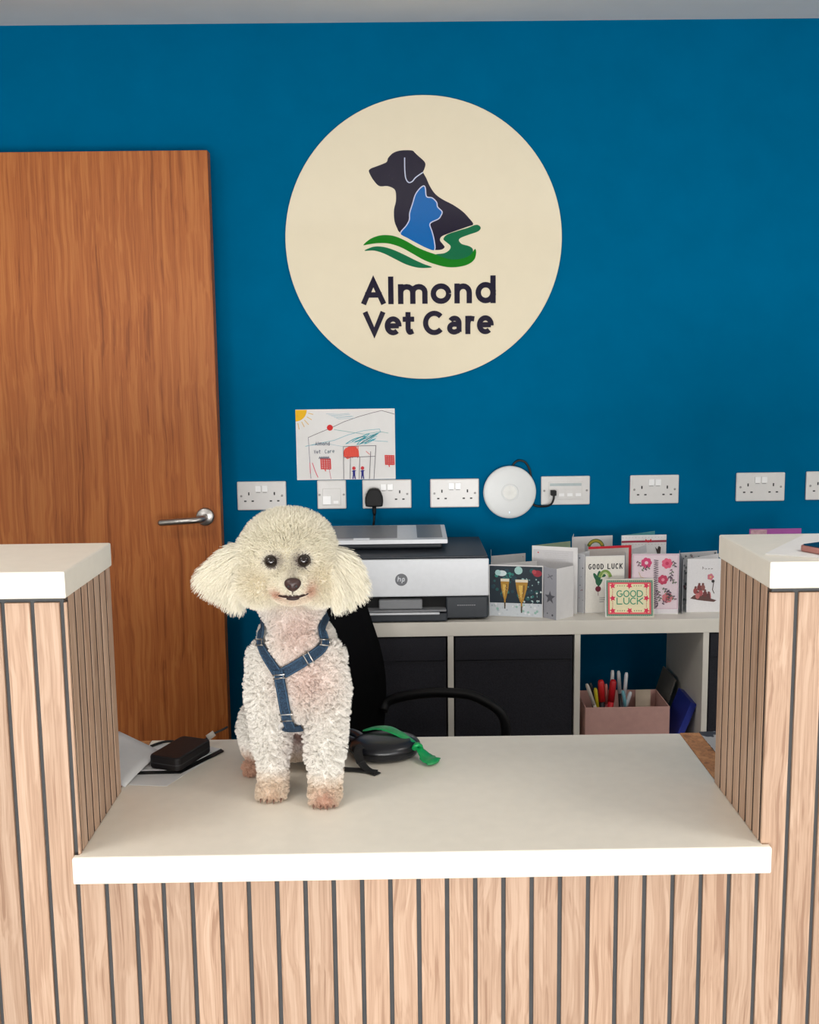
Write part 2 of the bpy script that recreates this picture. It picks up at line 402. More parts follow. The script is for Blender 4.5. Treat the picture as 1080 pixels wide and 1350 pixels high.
for ch, x0, x1, yb, yt in [('A',18,180,1080,905),('l',203,235,1080,893),('m',268,472,1080,945),('o',493,636,1082,943),('n',657,778,1080,945),('d',803,942,1081,893),
                           ('V',28,174,1292,1130),('e',173,290,1292,1163),('t',298,380,1290,1135),('C',441,586,1294,1128),('a',605,708,1292,1163),('r',731,803,1290,1165),('e',812,928,1292,1163)]:
    (a, bb), (c, d) = LG([(x0, yb), (x1, yt)])
    glyph(pr, ch, a, c, bb, d, SWD*(.95 if yb > 1200 else 1), DARK)
pr.build('logo_print', sg, (.0775+.0047, SC.y, 1.803-.0026+.0), (1, 0, 0), (0, 0, 1), (0, -1, 0), .12, 'printed dog and cat logo over green hills, Almond Vet Care')

# ------------------------------------------------------------------ child's drawing
dw = empty('child_drawing', (-.16, 3.149, 1.111), "child's crayon drawing of the vet practice with yellow sun on white paper", 'drawing')
m_paper = M('white_paper', (230, 229, 228), .8, 0, .02, 30)
MB().box(-.306, -.013, 3.1488, 3.1496, 1.1105, 1.3195).build('paper', m_paper, dw)
pr = Print(.00003); KD = .293/785
def D(pts): return [((p[0]-58)*KD, .209-(p[1]-55)*.209/557) for p in pts]
def dl(pts, wd, rgb): pr.line(D(pts), wd, rgb)
q = [(58, 58), (150, 58)]+[(58+90*math.cos(a), 58+90*math.sin(a)) for a in np.linspace(0.05, pi/2-.05, 9)]+[(58, 148)]
pr.poly(D(q), (240, 186, 30))
for a, l in ((.25, 40), (.55, 45), (.85, 50), (1.1, 45), (1.4, 50)):
    dl([(58+105*math.cos(a), 58+105*math.sin(a)), (58+(105+l)*math.cos(a), 58+(105+l)*math.sin(a))], .0022, (226, 190, 110))
dl([(155,275),(240,240),(330,205),(440,155),(560,115),(660,88),(740,70),(842,100)], .0014, (96, 84, 92))
dl([(155,275),(160,400),(168,600)], .0013, (110, 100, 130))
bl = (96, 178, 196)
for k in range(5):
    y0 = 90+k*9; dl([(300+k*20, y0), (400, y0+6), (480+k*12, y0+random.uniform(-5, 8))], .0009, (150, 186, 200))
dl([(130,345),(250,320),(360,300),(470,258),(600,225),(720,215),(730,240),(640,262),(700,275),(560,300),(450,330)], .0012, bl)
dl([(360,215),(480,235),(600,255),(720,235),(790,248)], .0012, (120,176,176))
sc = [(450,330),(520,290),(610,272),(520,320),(690,255),(560,330),(720,240),(600,330),(690,290),(540,335),(640,250),(500,310)]
dl([(q[0], q[1]) for q in catmull([(p[0], p[1], 0) for p in sc], 4)], .0022, (70, 170, 184))
dl([(560,300),(650,305),(785,315)], .0011, bl); dl([(140,340),(300,325),(430,350)], .0009, (150,190,205))
pr.disc(*D([(328,200)])[0], 24*KD, (214, 44, 44))
RED = (226, 62, 50)
pr.poly(D([(428,400),(440,372),(470,352),(500,345),(530,352),(552,382),(556,432),(500,436),(460,450),(432,425)]), (232, 96, 80))
for k in range(9):
    dl([(432+k*14, 430+(k % 3)*6), (452+k*12, 358-min(k, 4)*3)], .002, RED)
for x0, y0, s in ((250,447,75),(762,425,68)):
    for k in range(6): dl([(x0, y0+k*s/5), (x0+s, y0+k*s/5+4)], .0034, (206, 48, 50))
    for k in range(5): dl([(x0+k*s/4, y0-3), (x0+k*s/4+3, y0+s+6)], .0028, (224, 60, 56))
    dl([(x0+s*.4, y0+s), (x0+s*.5, y0+s+22)], .003, (226, 80, 80))
GR = (92, 84, 98)
for ln in ([(430,350),(560,346),(690,345),(680,480),(670,608)], [(432,350),(430,608)], [(430,436),(685,430)], [(486,438),(481,608)], [(561,436),(552,608)], [(648,390),(634,608)]):
    dl(ln, .0014, GR)
dl([(322,440),(318,540),(328,606)], .0012, (200, 90, 120)); dl([(163,475),(165,560)], .002, (226,120,140)); dl([(182,475),(205,545),(225,592)], .0022, (228,110,130))
dl([(610,388),(640,415)], .0016, (232,110,100))
for x in (512, 580):
    pr.poly(D([(x-10,538),(x+10,538),(x+9,572),(x+13,608),(x+5,608),(x,580),(x-6,608),(x-13,608),(x-9,572)]), (40, 42, 128))
    dl([(x-16,545),(x,552),(x+16,540)], .0016, (40,42,128)); pr.disc(*D([(x,522)])[0], 14*KD, (206, 58, 66))
NB = (44, 48, 92)
def dt(s, x, y, cw, hh, rgb=NB):
    a = D([(x, y)])[0]; text(pr, s, a[0], a[1], cw*KD, hh*KD, .0011, rgb, .35, .0006)
dt('Almond', 210, 338, 15, 30); dt('Vet', 198, 402, 14, 28); dt('Care', 284, 400, 15, 30, (36, 84, 110))
for k in range(6): dl([(235+k*14, 445), (243+k*14, 428), (248+k*14, 445)], .0016, NB)
pr.build('crayon_marks', dw, (-.306, 3.1488, 1.1105), (1, 0, 0), (0, 0, 1), (0, -1, 0), .8, 'crayon house, sun, red windows and two figures')

# ------------------------------------------------------------------ wall sockets
def faceplate(wd):
    h = .043; b = MB()
    b.box(-wd/2, wd/2, -.009, 0, -h, h, .0035, 3)
    return b
def make_double(name):
    r = empty(name, (0, 0, 0))
    faceplate(.146).build('faceplate', m_plastic, r)
    for s in (-1, 1):
        MB().box(s*.010-.0085, s*.010+.0085, -.0125, -.0085, .012, .031, .001).build('rocker_switch', m_switch, r)
        cx = s*.038; b = MB()
        b.box(cx-.002, cx+.002, -.0094, -.0088, .002, .011)
        for q in (-1, 1): b.box(cx+q*.011-.0035, cx+q*.011+.0035, -.0094, -.0088, -.0175, -.0135)
        b.build('pin_holes', m_slot, r)
        MB().lathe([(.001, .0012), (.003, .0012), (.0033, 0)][::-1], 14, Matrix.Translation((s*.0605, -.009, 0)) @ Matrix.Rotation(pi/2, 4, 'X')).build('screw_cap', M('screw_grey', (150, 148, 146), .35, .6), r)
        tx = MB(); tx.box(s*.010-.006, s*.010+.006, -.0094, -.0088, .0095, .0108); tx.build('switch_mark', M('grey_mark', (120, 118, 118), .6), r)
    return r
SOCK = [('first', -.412, 1.0657, 'white double wall socket between oak door and single data outlet'),
        ('p', -.0395, 1.0660, 'white double wall socket with a black plug in its left outlet'),
        ('x', .1622, 1.0662, 'empty white double wall socket left of the round wireless access point'),
        ('x', .7586, 1.0698, 'empty white double wall socket right of the network outlet, above greeting cards'),
        ('x', 1.0759, 1.0731, 'empty white double wall socket above the right counter tower'),
        ('x', 1.285, 1.0744, 'white double wall socket cut off by the right picture edge')]
proto = make_double('wall_socket')
for i, (k, x, z, lb) in enumerate(SOCK):
    o = proto if i == 0 else copy_tree(proto)
    o.location = (x, 3.15, z); tag(o, lb, 'socket', 'double wall sockets on the blue wall')
# single data outlet
r = empty('data_outlet', (-.2039, 3.15, 1.0664), 'small square white data outlet under the crayon drawing', 'outlet')
def at(b, loc): b.v = [(v[0]+loc[0], v[1]+loc[1], v[2]+loc[2]) for v in b.v]; return b
L0 = (-.2039, 3.15, 1.0664)
at(faceplate(.086), L0).build('faceplate', m_plastic, r)
at(MB().box(-.027, .027, -.0115, -.0085, -.031, .019, .001), L0).build('module', m_plastic, r)
at(MB().box(-.027, -.002, -.014, -.011, -.029, -.003, .001), L0).build('shutter', m_switch, r)
at(MB().box(.005, .02, -.0125, -.011, -.026, -.018), L0).build('label_window', m_switch, r)
for s in (-1, 1): at(MB().lathe([(.0033, 0), (.003, .0012), (.001, .0012)], 14, Matrix.Translation((s*.036, -.009, 0)) @ Matrix.Rotation(pi/2, 4, 'X')), L0).build('screw_cap', _mats['screw_grey'], r)
# network outlet with four ports
r = empty('network_outlet', (.4928, 3.15, 1.0699), 'white double network outlet with a black cable plugged in', 'outlet')
L0 = (.4928, 3.15, 1.0699)
at(faceplate(.146), L0).build('faceplate', m_plastic, r)
at(MB().box(-.05, .05, -.011, -.0085, -.026, .027, .001), L0).build('module', m_plastic, r)
for i in range(4):
    x = -.0375+i*.025
    at(MB().box(x-.0105, x+.0105, -.0122, -.0105, -.020, .005, .0008), L0).build('port', m_plastic, r)
    if i: at(MB().box(x-.008, x+.008, -.0135, -.012, -.017, -.008), L0).build('port_shutter', m_switch, r)
at(MB().box(-.047, .047, -.0116, -.0108, .014, .022), L0).build('label_strip', M('label_strip_grey', (170, 182, 184), .4), r)
for s in (-1, 1): at(MB().lathe([(.0033, 0), (.003, .0012), (.001, .0012)], 14, Matrix.Translation((s*.0635, -.009, 0)) @ Matrix.Rotation(pi/2, 4, 'X')), L0).build('screw_cap', _mats['screw_grey'], r)
# black mains plug + lead (belongs to the printer)
pg = empty('mains_plug', (-.0775, 3.14, 1.04), 'black mains plug with its lead dropping behind the printer', 'plug')
pb = [(-.013, .026), (.013, .026), (.0245, .006), (.0265, -.006), (.0255, -.019), (.02, -.0255), (-.02, -.0255), (-.0255, -.019), (-.0265, -.006), (-.0245, .006)]
pb = [(q[0]-.0775, q[1]+1.0575) for q in [(v[0], v[1]) for v in catmull([(p[0], p[1], 0) for p in pb], 3, True)]]
MB().prism(pb, 'y', 3.112, 3.1405, .004).build('plug_body', m_black, pg, recalc=True)
MB().tube([(-.0775, 3.125, 1.036), (-.0775, 3.124, 1.012), (-.0775, 3.124, 1.005)], [.0065, .0055, .004], 10).build('strain_relief', m_black, pg)
MB().tube(catmull([(-.0775, 3.124, 1.008), (-.0795, 3.125, .985), (-.085, 3.132, .95), (-.09, 3.135, .90), (-.09, 3.135, .80)], 5), .0036, 8).build('lead', m_blackrub, pg)

# ------------------------------------------------------------------ wireless access point
ap = empty('access_point', (.325, 3.13, .99), 'round white wireless access point between two wall outlets', 'access point')
A0 = Matrix.Translation((.325, 3.148, 1.0685)) @ Matrix.Rotation(pi/2, 4, 'X')
MB().lathe([(.064, 0), (.066, .010), (.077, .013), (.0785, .018), (.0775, .0215), (.0745, .0235), (.068, .0245), (.05, .0255), (.026, .0262), (.0245, .0252), (.0225, .0252), (.0215, .0262), (.001, .0264)], 72, A0, smooth=False).build('shell', M('access_point_plastic', (214, 216, 216), .35, 0, .01, 40), ap, recalc=True)
MB().lathe([(.0205, .0262), (.0205, .0268), (.001, .0270)], 36, A0, smooth=False).build('logo_disc', M('pale_disc', (224, 224, 220), .4), ap, recalc=True)
mled, t, bb = nt('blue_status_led'); bb.inputs['Base Color'].default_value = (.7, .85, 1, 1); bb.inputs['Emission Color'].default_value = (.55, .8, 1, 1); bb.inputs['Emission Strength'].default_value = .9
MB().ellipsoid((.3235, 3.1240, 1.0105), (.0028, .0012, .006), None, None, 2).build('status_light', mled, ap)
nc = empty('network_cable', (.38, 3.14, 1.02), 'black network cable looping from access point to network outlet', 'cable')
MB().tube(catmull([(.335, 3.1465, 1.130), (.338, 3.144, 1.150), (.352, 3.143, 1.161), (.372, 3.142, 1.156), (.386, 3.143, 1.132), (.391, 3.145, 1.10), (.392, 3.1462, 1.06), (.394, 3.1455, 1.035), (.402, 3.143, 1.026), (.418, 3.138, 1.0235), (.436, 3.126, 1.026), (.448, 3.118, 1.034), (.4535, 3.115, 1.048), (.4545, 3.116, 1.058)], 5), .0032, 8).build('cord', m_blackrub, nc)
MB().box(.4465, .4625, 3.116, 3.139, 1.0575, 1.0725, .0015).build('connector', m_black, nc)

# ------------------------------------------------------------------ shelf unit
SF, SBK, ST = 2.75, 3.135, .770
kx = empty('shelf_unit', (.47, 2.94, 0), 'long white cube shelf unit under the sockets', 'shelf')
X0, X1 = -.24, 1.19
MB().box(X0, X1, SF, SBK, ST-.038, ST, .0012).build('top_board', m_shelf, kx)
MB().box(X0, X1, SF, SBK, 0, .038, .0012).build('bottom_board', m_shelf, kx)
for x in (X0, X1-.038): MB().box(x, x+.038, SF, SBK, .038, ST-.038, .0008).build('side_panel', m_shelf, kx)
DIV = (.129, .4675, .811)
for x in DIV: MB().box(x-.0078, x+.0078, SF+.002, SBK, .038, ST-.038, .0008).build('divider', m_shelf, kx)
cols = [(X0+.038, DIV[0]-.0078), (DIV[0]+.0078, DIV[1]-.0078), (DIV[1]+.0078, DIV[2]-.0078), (DIV[2]+.0078, X1-.038)]
ZS = .397
for a, bb_ in cols: MB().box(a, bb_, SF+.002, SBK, ZS-.016, ZS, .0008).build('shelf_board', m_shelf, kx)
for i, lb in ((0, 'charcoal fabric storage box beneath the printer, behind the office chair'), (1, 'charcoal fabric storage box in the cube left of the pink pen box'), (3, 'charcoal fabric storage box in the rightmost cube, mostly behind the tower')):
    a, c = cols[i]; a += .004; c -= .004
    sb = empty('storage_box', ((a+c)/2, 2.93, ZS), lb, 'storage box', 'charcoal fabric boxes in the shelf unit')
    zt = ST-.038-.004; b = MB()
    b.box(a, c, 2.758, 2.764, ZS, zt, .002); b.box(a, c, 3.10, 3.106, ZS, zt, .002)
    b.box(a, a+.006, 2.764, 3.10, ZS, zt); b.box(c-.006, c, 2.764, 3.10, ZS, zt); b.box(a+.006, c-.006, 2.764, 3.10, ZS, ZS+.006)
    b.build('box_body', m_fabric, sb)
    MB().box(a+.001, c-.001, 2.7550, 2.7582, zt-.064, zt-.001, .0012).build('front_flap', m_fabric, sb)
    MB().box(a+.006, c-.006, 2.7572, 2.7584, zt-.0705, zt-.067).build('stitched_seam', M('seam_thread', (34, 34, 40), .9), sb)

# pink box with pens
px = empty('pen_box', (.61, 2.86, ZS), 'dusty pink open cardboard box holding pens in the shelf cube', 'box')
m_pink = M('dusty_pink_card', (204, 160, 152), .75, 0, .04, 60)
def taper_wall(pts, th):
    return pts
b = MB(); bx0, bx1, by0, by1, bz1 = .497, .728, 2.79, 2.945, .516
for bxx in ((bx0, bx1, by0, by0+.003), (bx0, bx1, by1-.003, by1), (bx0, bx0+.003, by0+.003, by1-.003), (bx1-.003, bx1, by0+.003, by1-.003)):
    b.box(*bxx, ZS, bz1, .0008)
b.box(bx0+.003, bx1-.003, by0+.003, by1-.003, ZS, ZS+.003); b.build('box_body', m_pink, px)
MB().box(.66, .702, 2.905, 2.91, ZS+.004, .527).build('card_insert', M('cream_card_insert', (206, 190, 170), .8), px)
pens = [('pen', .505, 2.815, 24, .574, (214, 206, 196), (206, 198, 190), 'cream pen leaning at the left end of the pen box'),
        ('pen', .520, 2.84, 10, .569, (40, 44, 50), (40, 40, 44), 'thin black pen leaning beside the cream pen'),
        ('highlighter_pen', .530, 2.82, 8, .560, (206, 190, 40), (206, 190, 40), 'yellow highlighter standing in the pen box'),
        ('marker_pen', .547, 2.83, 3, .580, (26, 26, 30), (204, 34, 40), 'thick black marker with a red cap in the pen box'),
        ('pen', .563, 2.84, 4, .565, (214, 110, 120), (220, 140, 130), 'slim coral pink pen beside the red capped marker'),
        ('marker_pen', .582, 2.83, -8, .580, (196, 24, 36), (186, 22, 34), 'thick red marker pen in the pen box'),
        ('pen', .589, 2.88, -2, .592, (60, 60, 66), (236, 236, 238), 'black pen with tall white cap at the back of the pen box'),
        ('pen', .606, 2.88, 4, .590, (34, 34, 40), (228, 228, 232), 'second black pen with white cap, middle of the pen box'),
        ('pen', .606, 2.82, 12, .552, (120, 186, 196), (110, 170, 184), 'pale turquoise pen leaning in the pen box'),
        ('pen', .622, 2.85, -6, .594, (70, 74, 90), (226, 226, 232), 'grey pen with angled white cap, rightmost of the tall pens'),
        ('pen', .628, 2.82, -22, .548, (36, 40, 60), (196, 200, 206), 'short navy pen leaning right in the pen box')]
for nm, x, y, tilt, zt, c1, c2, lb in pens:
    th = math.radians(tilt); r_ = .0085 if nm == 'marker_pen' else .0048
    z0 = ZS+.005; L_ = (zt-z0)
    xb = min(max(x+math.tan(th)*L_*.8, bx0+.012), bx1-.012)
    po = empty(nm, (xb, y, z0), lb, 'pen', 'pens in the pink box')
    P = lambda t_: (xb+(x-xb)*t_, y+.01*(t_-.5), z0+L_*t_)
    MB().tube([P(0), P(.1), P(.66)], [r_*.4, r_, r_], 10).build('barrel', ink(c1, .4), po)
    MB().tube([P(.66), P(.96), P(1)], [r_*1.12, r_*1.08, r_*.7], 10).build('cap', ink(c2, .4), po)
# blue book and grey folder leaning on the divider
def leaning(name, x0, z0, x1, z1, th, y0, y1, mat, lb, cat):
    d = Vector((x1-x0, 0, z1-z0)); n = Vector((d.z, 0, -d.x)).normalized()*th
    b = MB().prism([(x0, z0), (x1, z1), (x1+n.x, z1+n.z), (x0+n.x, z0+n.z)], 'y', y0, y1, .001)
    return b
bk = empty('book', (.78, 2.86, ZS), 'blue book leaning right inside the shelf cube', 'book')
leaning('b', .744, ZS+.0135, .7885, .524, .018, 2.80, 2.93, None, '', '').build('cover', M('royal_blue_cover', (36, 52, 150), .5), bk, recalc=True)
gf = empty('folder', (.735, 2.93, ZS), 'grey folder leaning behind the blue book in the shelf cube', 'folder')
leaning('f', .737, ZS+.004, .780, .545, .004, 2.94, 3.08, None, '', '').build('cover', M('grey_card_cover', (120, 116, 110), .7), gf, recalc=True)

# ------------------------------------------------------------------ printer
pt = empty('printer', (0, 2.92, ST), 'dark grey and silver inkjet printer with open document feeder on the shelf', 'printer')
m_pd = M('printer_dark_plastic', (44, 50, 58), .45, 0, .06, 80)
m_ps = M('printer_silver_plastic', (222, 225, 230), .38, 0, .02, 80)
m_pg = M('printer_mid_grey', (128, 130, 134), .4, 0, .03, 80)
b = MB(); b.box(-.228, .230, 2.79, 3.09, .776, .8385, .004); b.box(.118, .230, 2.768, 2.80, .776, .835, .004)
b.box(-.228, -.205, 2.768, 2.80, .776, .835, .004); b.build('base_housing', m_pd, pt)
MB().box(-.205, .118, 2.7845, 2.792, .785, .832).build('paper_slot', M('deep_black', (12, 13, 15), .8), pt)
MB().box(-.208, .121, 2.752, 2.80, .772, .795, .004).build('paper_tray', m_pd, pt)
MB().box(-.215, .118, 2.748, 2.79, .7995, .8045, .0015).build('output_tray', m_pg, pt)
MB().box(-.19, .10, 2.742, 2.75, .7935, .7985, .001).build('tray_lip', m_ps, pt)
MB().box(-.06, .055, 2.757, 2.787, .805, .830, .003).build('paper_stop', m_pg, pt)
MB().box(-.230, .232, 2.776, 3.088, .8385, .9365, .004).build('upper_housing', m_pd, pt)
MB().box(-.232, .2325, 2.766, 2.777, .837, .9375, .003).build('front_panel', m_ps, pt, 'silver front panel')
MB().box(-.230, .231, 2.780, 3.088, .9365, .9435, .003).build('scanner_lid', m_pd, pt)
MB().box(-.20, .115, 2.89, 3.07, .9435, .962, .006).build('feeder_body', m_pd, pt)
MB().prism([(2.862, .9635), (2.862, .9745), (3.055, .9855), (3.055, .974)], 'x', -.215, .128, .002).build('document_feeder', m_ps, pt, 'silver document feeder tray', recalc=True)
def feeder_z(y): return .9745+(y-2.862)*(.011/.193)
b = MB()
for x0, x1 in ((-.205, -.010), (.045, .115)):
    b.add([(x0, 2.885, feeder_z(2.885)+.0006), (x1, 2.885, feeder_z(2.885)+.0006), (x1, 3.05, feeder_z(3.05)+.0006), (x0, 3.05, feeder_z(3.05)+.0006)], [[0, 1, 2, 3]])
b.build('feeder_inset', m_pg, pt)
MB().box(-.13, -.085, 2.87, 2.884, .975, .978, .001).build('feeder_guide', m_ps, pt)
pr = Print(.00005)
pr.disc(0, 0, .0165, (96, 98, 104), 36)
for ch, ox in (('h', -.0095), ('p', .0005)):
    for st in GL[ch]:
        pr.line([(ox+p[0]*.0105+.0, -.0045+p[1]*.0135) for p in st], .0026, (196, 200, 206))
pr.build('logo_print', pt, (.0, 2.766, .8835), (1, 0, 0), (0, 0, 1), (0, -1, 0), .4, 'round hp logo')
pr = Print()
for k in range(9): pr.rect(.148+k*.0055, 0, .1525+k*.0055, .0018, (150, 152, 158))
pr.build('model_print', pt, (0, 2.768, .811), (1, 0, 0), (0, 0, 1), (0, -1, 0), .5)

# ------------------------------------------------------------------ greeting cards
m_card = M('white_card', (224, 222, 222), .75, 0, .02, 60)
def card(lb, p0, p1, hgt, wing=None, hinge=0, art=None, back=None, mat=None, lean=0.0, z0=None):
    """front panel from p0 to p1 (x, y); wing = far end of the second panel, hinged at p0 (0) or p1 (1)"""
    z0 = ST if z0 is None else z0
    a, c = Vector((p0[0], p0[1], 0)), Vector((p1[0], p1[1], 0))
    r = empty('greeting_card', ((a.x+c.x)/2, (a.y+c.y)/2, z0), lb, 'card', 'greeting cards on the white shelf')
    def panel(name, a, c, mt_, lean):
        d = (c-a).normalized(); n = Vector((d.y, -d.x, 0))
        b = MB(); th = .0008; lo = n*th
        up_ = Vector((0, lean, hgt)); q = [a, c, c-lo, a-lo]
        vs = [Vector((p.x, p.y, z0)) for p in q]; vs += [v+up_ for v in vs]
        b.add(vs, [[3, 2, 1, 0], [4, 5, 6, 7], [0, 1, 5, 4], [1, 2, 6, 5], [2, 3, 7, 6], [3, 0, 4, 7]])
        b.build(name, mt_, r, recalc=True)
        return d, n, (up_/hgt)
    d, n, up_ = panel('front_panel', a, c, mat or m_card, lean)
    if wing:
        wv = Vector((wing[0], wing[1], 0)); hg = c if hinge else a
        if hinge: panel('back_panel', hg, wv, back or m_card, lean)
        else: panel('back_panel', wv, hg, back or m_card, lean)
    if art:
        pr = Print(.00002); wd = (c-a).length; art(pr, wd, hgt)
        pr.build('card_print', r, (a.x, a.y, z0), d, up_, (n-up_*n.dot(up_)).normalized(), .6)
    return r

def art_champagne(p, W_, H_):
    p.rect(.002, .002, W_-.002, H_-.003, (14, 36, 50))
    rg = random.Random(3)
    for k in range(46):
        c = rg.choice([(20, 84, 84), (26, 110, 104), (12, 56, 70), (34, 130, 120), (8, 26, 40)])
        x, y = rg.uniform(.01, W_-.012), rg.uniform(H_*.35, H_-.014); p.disc(x, y, rg.uniform(.003, .008), c, 9)
    p.disc(W_*.24, H_*.84, .013, (206, 222, 222), 14, .008); p.disc(W_*.17, H_*.85, .008, (170, 206, 206), 12)
    p.disc(W_*.55, H_*.90, .011, (160, 200, 196), 12); p.disc(W_*.9, H_*.85, .012, (150, 30, 50), 14, .009); p.disc(W_*.84, H_*.88, .006, (176, 60, 70), 12)
    for k in range(30):
        x, y = W_*rg.uniform(.6, .97), H_*rg.uniform(.3, .75); p.disc(x, y, rg.uniform(.001, .003), rg.choice([(150, 180, 180), (96, 140, 140), (196, 206, 206)]), 6)
    p.rect(.002, .002, W_-.002, H_*.27, (206, 212, 218))
    for k in range(40): p.disc(rg.uniform(.004, W_-.006), H_*rg.uniform(.03, .27), rg.uniform(.0015, .004), rg.choice([(228, 230, 234), (176, 186, 196), (150, 190, 180), (196, 202, 208)]), 7)
    for x, y0, y1, w1 in ((W_*.30, H_*.2, H_*.70, .0115), (W_*.61, H_*.13, H_*.69, .0165)):
        ym = y0+(y1-y0)*.32
        p.poly([(x-w1, y1), (x-w1*.85, y1-.02), (x-w1*.3, ym), (x-.002, ym-.003), (x-.002, y0), (x+.002, y0), (x+.002, ym-.003), (x+w1*.3, ym), (x+w1*.85, y1-.02), (x+w1, y1)], (176, 130, 40))
        p.poly([(x-w1*.5, y1-.01), (x-w1*.4, y1-.025), (x-.001, ym+.002), (x+w1*.2, y1-.01)], (220, 180, 84))
        p.poly([(x+w1*.5, y1-.01), (x+w1*.5, y1-.02), (x+w1*.2, ym+.004), (x+w1*.25, y1-.01)], (120, 84, 24))
        p.rect(x-w1*1.02, y1-.002, x+w1*1.02, y1+.0055, (228, 220, 200)); p.rect(x-.0016, y0-.006, x+.0016, y0+.012, (60, 58, 50))
        for k in range(8): p.disc(x+rg.uniform(-w1*.5, w1*.5), rg.uniform(ym+.004, y1-.004), .0008, (244, 226, 170), 6)
def art_silver(p, W_, H_):
    p.rect(0, 0, W_, H_, (168, 168, 176))
    p.star(W_*.5, H_*.42, W_*.42, (96, 96, 104)); p.line([(W_*.3, H_*.80), (W_*.7, H_*.86)], .003, (120, 120, 128)); p.line([(W_*.35, H_*.87), (W_*.68, H_*.78)], .003, (128, 128, 136))
    p.disc(W_*.3, H_*.1, .0022, (90, 90, 98)); p.disc(W_*.7, H_*.08, .003, (80, 80, 88))
def art_lines(p, W_, H_):
    p.rect(.001, .001, W_-.001, H_-.001, (214, 214, 224))
    p.line([(W_*.55, H_*.83), (W_*.93, H_*.835)], .0014, (172, 172, 184)); p.line([(W_*.6, H_*.5), (W_*.8, H_*.5)], .0012, (186, 186, 196)); p.line([(W_*.6, H_*.62), (W_*.75, H_*.62)], .0012, (190, 190, 200))
def art_dots(cs, n, seed, r=(.0012, .0022), bg=None):
    def f(p, W_, H_):
        if bg: p.rect(.001, .001, W_-.001, H_-.001, bg)
        rg = random.Random(seed)
        for k in range(n): p.disc(rg.uniform(.004, W_-.004), rg.uniform(.004, H_-.003), rg.uniform(*r), rg.choice(cs), 7)
    return f
def art_white_inner(p, W_, H_):
    p.rect(.004, .004, W_-.012, H_-.010, (204, 202, 204)); p.disc(W_*.14, H_*.90, .002, (190, 40, 50))
    for k in range(4): p.line([(W_*.3, H_*(.9-.03*k)), (W_*.8, H_*(.905-.03*k))], .0006, (186, 184, 182))
def art_veg(p, W_, H_):
    p.rect(.001, .001, W_-.001, H_-.001, (226, 222, 214))
    x = .0085
    for ch in 'GOOD LUCK':
        if ch != ' ': glyph(p, ch, x, x+.0088, H_*.765, H_*.765+.0155, .0028, (56, 54, 56))
        x += .0111 if ch != ' ' else .008
    for (cx, cy, rx, ry, a) in ((.030, .62, .005, .015, .5), (.038, .64, .006, .016, -.1), (.034, .56, .006, .012, .1), (.048, .655, .009, .005, 0), (.041, .53, .004, .012, -.5)):
        p.poly([(cx+rx*math.cos(t)*math.cos(a)-ry*math.sin(t)*math.sin(a), H_*cy+rx*math.cos(t)*math.sin(a)+ry*math.sin(t)*math.cos(a)) for t in np.linspace(0, 2*pi, 12)[:-1]], (28, 92, 62))
    p.line(arc(.055, H_*.57, .017, .026, 20, 160, 10), .007, (120, 150, 70)); p.line(arc(.055, H_*.57, .012, .02, 20, 160, 10), .003, (176, 190, 120))
    p.disc(.036, H_*.42, .008, (110, 24, 48)); p.line([(.036, H_*.37), (.0365, H_*.30)], .0012, (120, 40, 56))
    for k in range(3): p.line([(.040, H_*(.26-.035*k)), (.058-k*.003, H_*(.262-.035*k))], .0014, (112, 110, 108))
def art_red_edge(p, W_, H_): p.rect(.0005, 0, W_-.008, H_-.007, (206, 196, 190))
def art_wreath(p, W_, H_):
    p.line(arc(W_*.58, H_*.80, .022, .022, 0, 360, 24), .011, (92, 120, 60)); p.line(arc(W_*.58, H_*.80, .022, .022, 20, 150, 12), .006, (190, 172, 60))
    p.disc(W_*.40, H_*.75, .005, (160, 36, 40)); p.disc(W_*.66, H_*.70, .004, (176, 44, 40))
def art_ribbon(p, W_, H_):
    p.rect(0, H_-.0215, W_, H_-.0155, (150, 48, 70))
    p.disc(W_*.60, H_-.0185, .004, (196, 50, 66)); p.poly([(W_*.6, H_-.0185), (W_*.54, H_-.011), (W_*.52, H_-.02)], (200, 40, 60)); p.poly([(W_*.6, H_-.0185), (W_*.66, H_-.011), (W_*.68, H_-.02)], (200, 40, 60))
    for k in range(14): p.disc(.005+k*W_/14, H_-.007, .0008, (120, 130, 140), 6); p.disc(.005+k*W_/14, H_-.027, .0008, (150, 60, 80), 6)
    p.poly([(W_*.12, H_-.042), (W_*.35, H_-.036), (W_*.55, H_-.028), (W_*.57, H_-.05), (W_*.12, H_-.06)], (196, 196, 200))
    p.poly([(W_*.75, H_-.034), (W_*.80, H_-.042), (W_*.83, H_-.032), (W_*.88, H_-.036), (W_*.87, H_-.055), (W_*.80, H_-.055)], (58, 48, 46))
    p.disc(W_*.1, H_-.04, .005, (196, 48, 56)); p.line([(W_*.1, H_-.04), (W_*.2, H_-.03)], .002, (92, 70, 30))
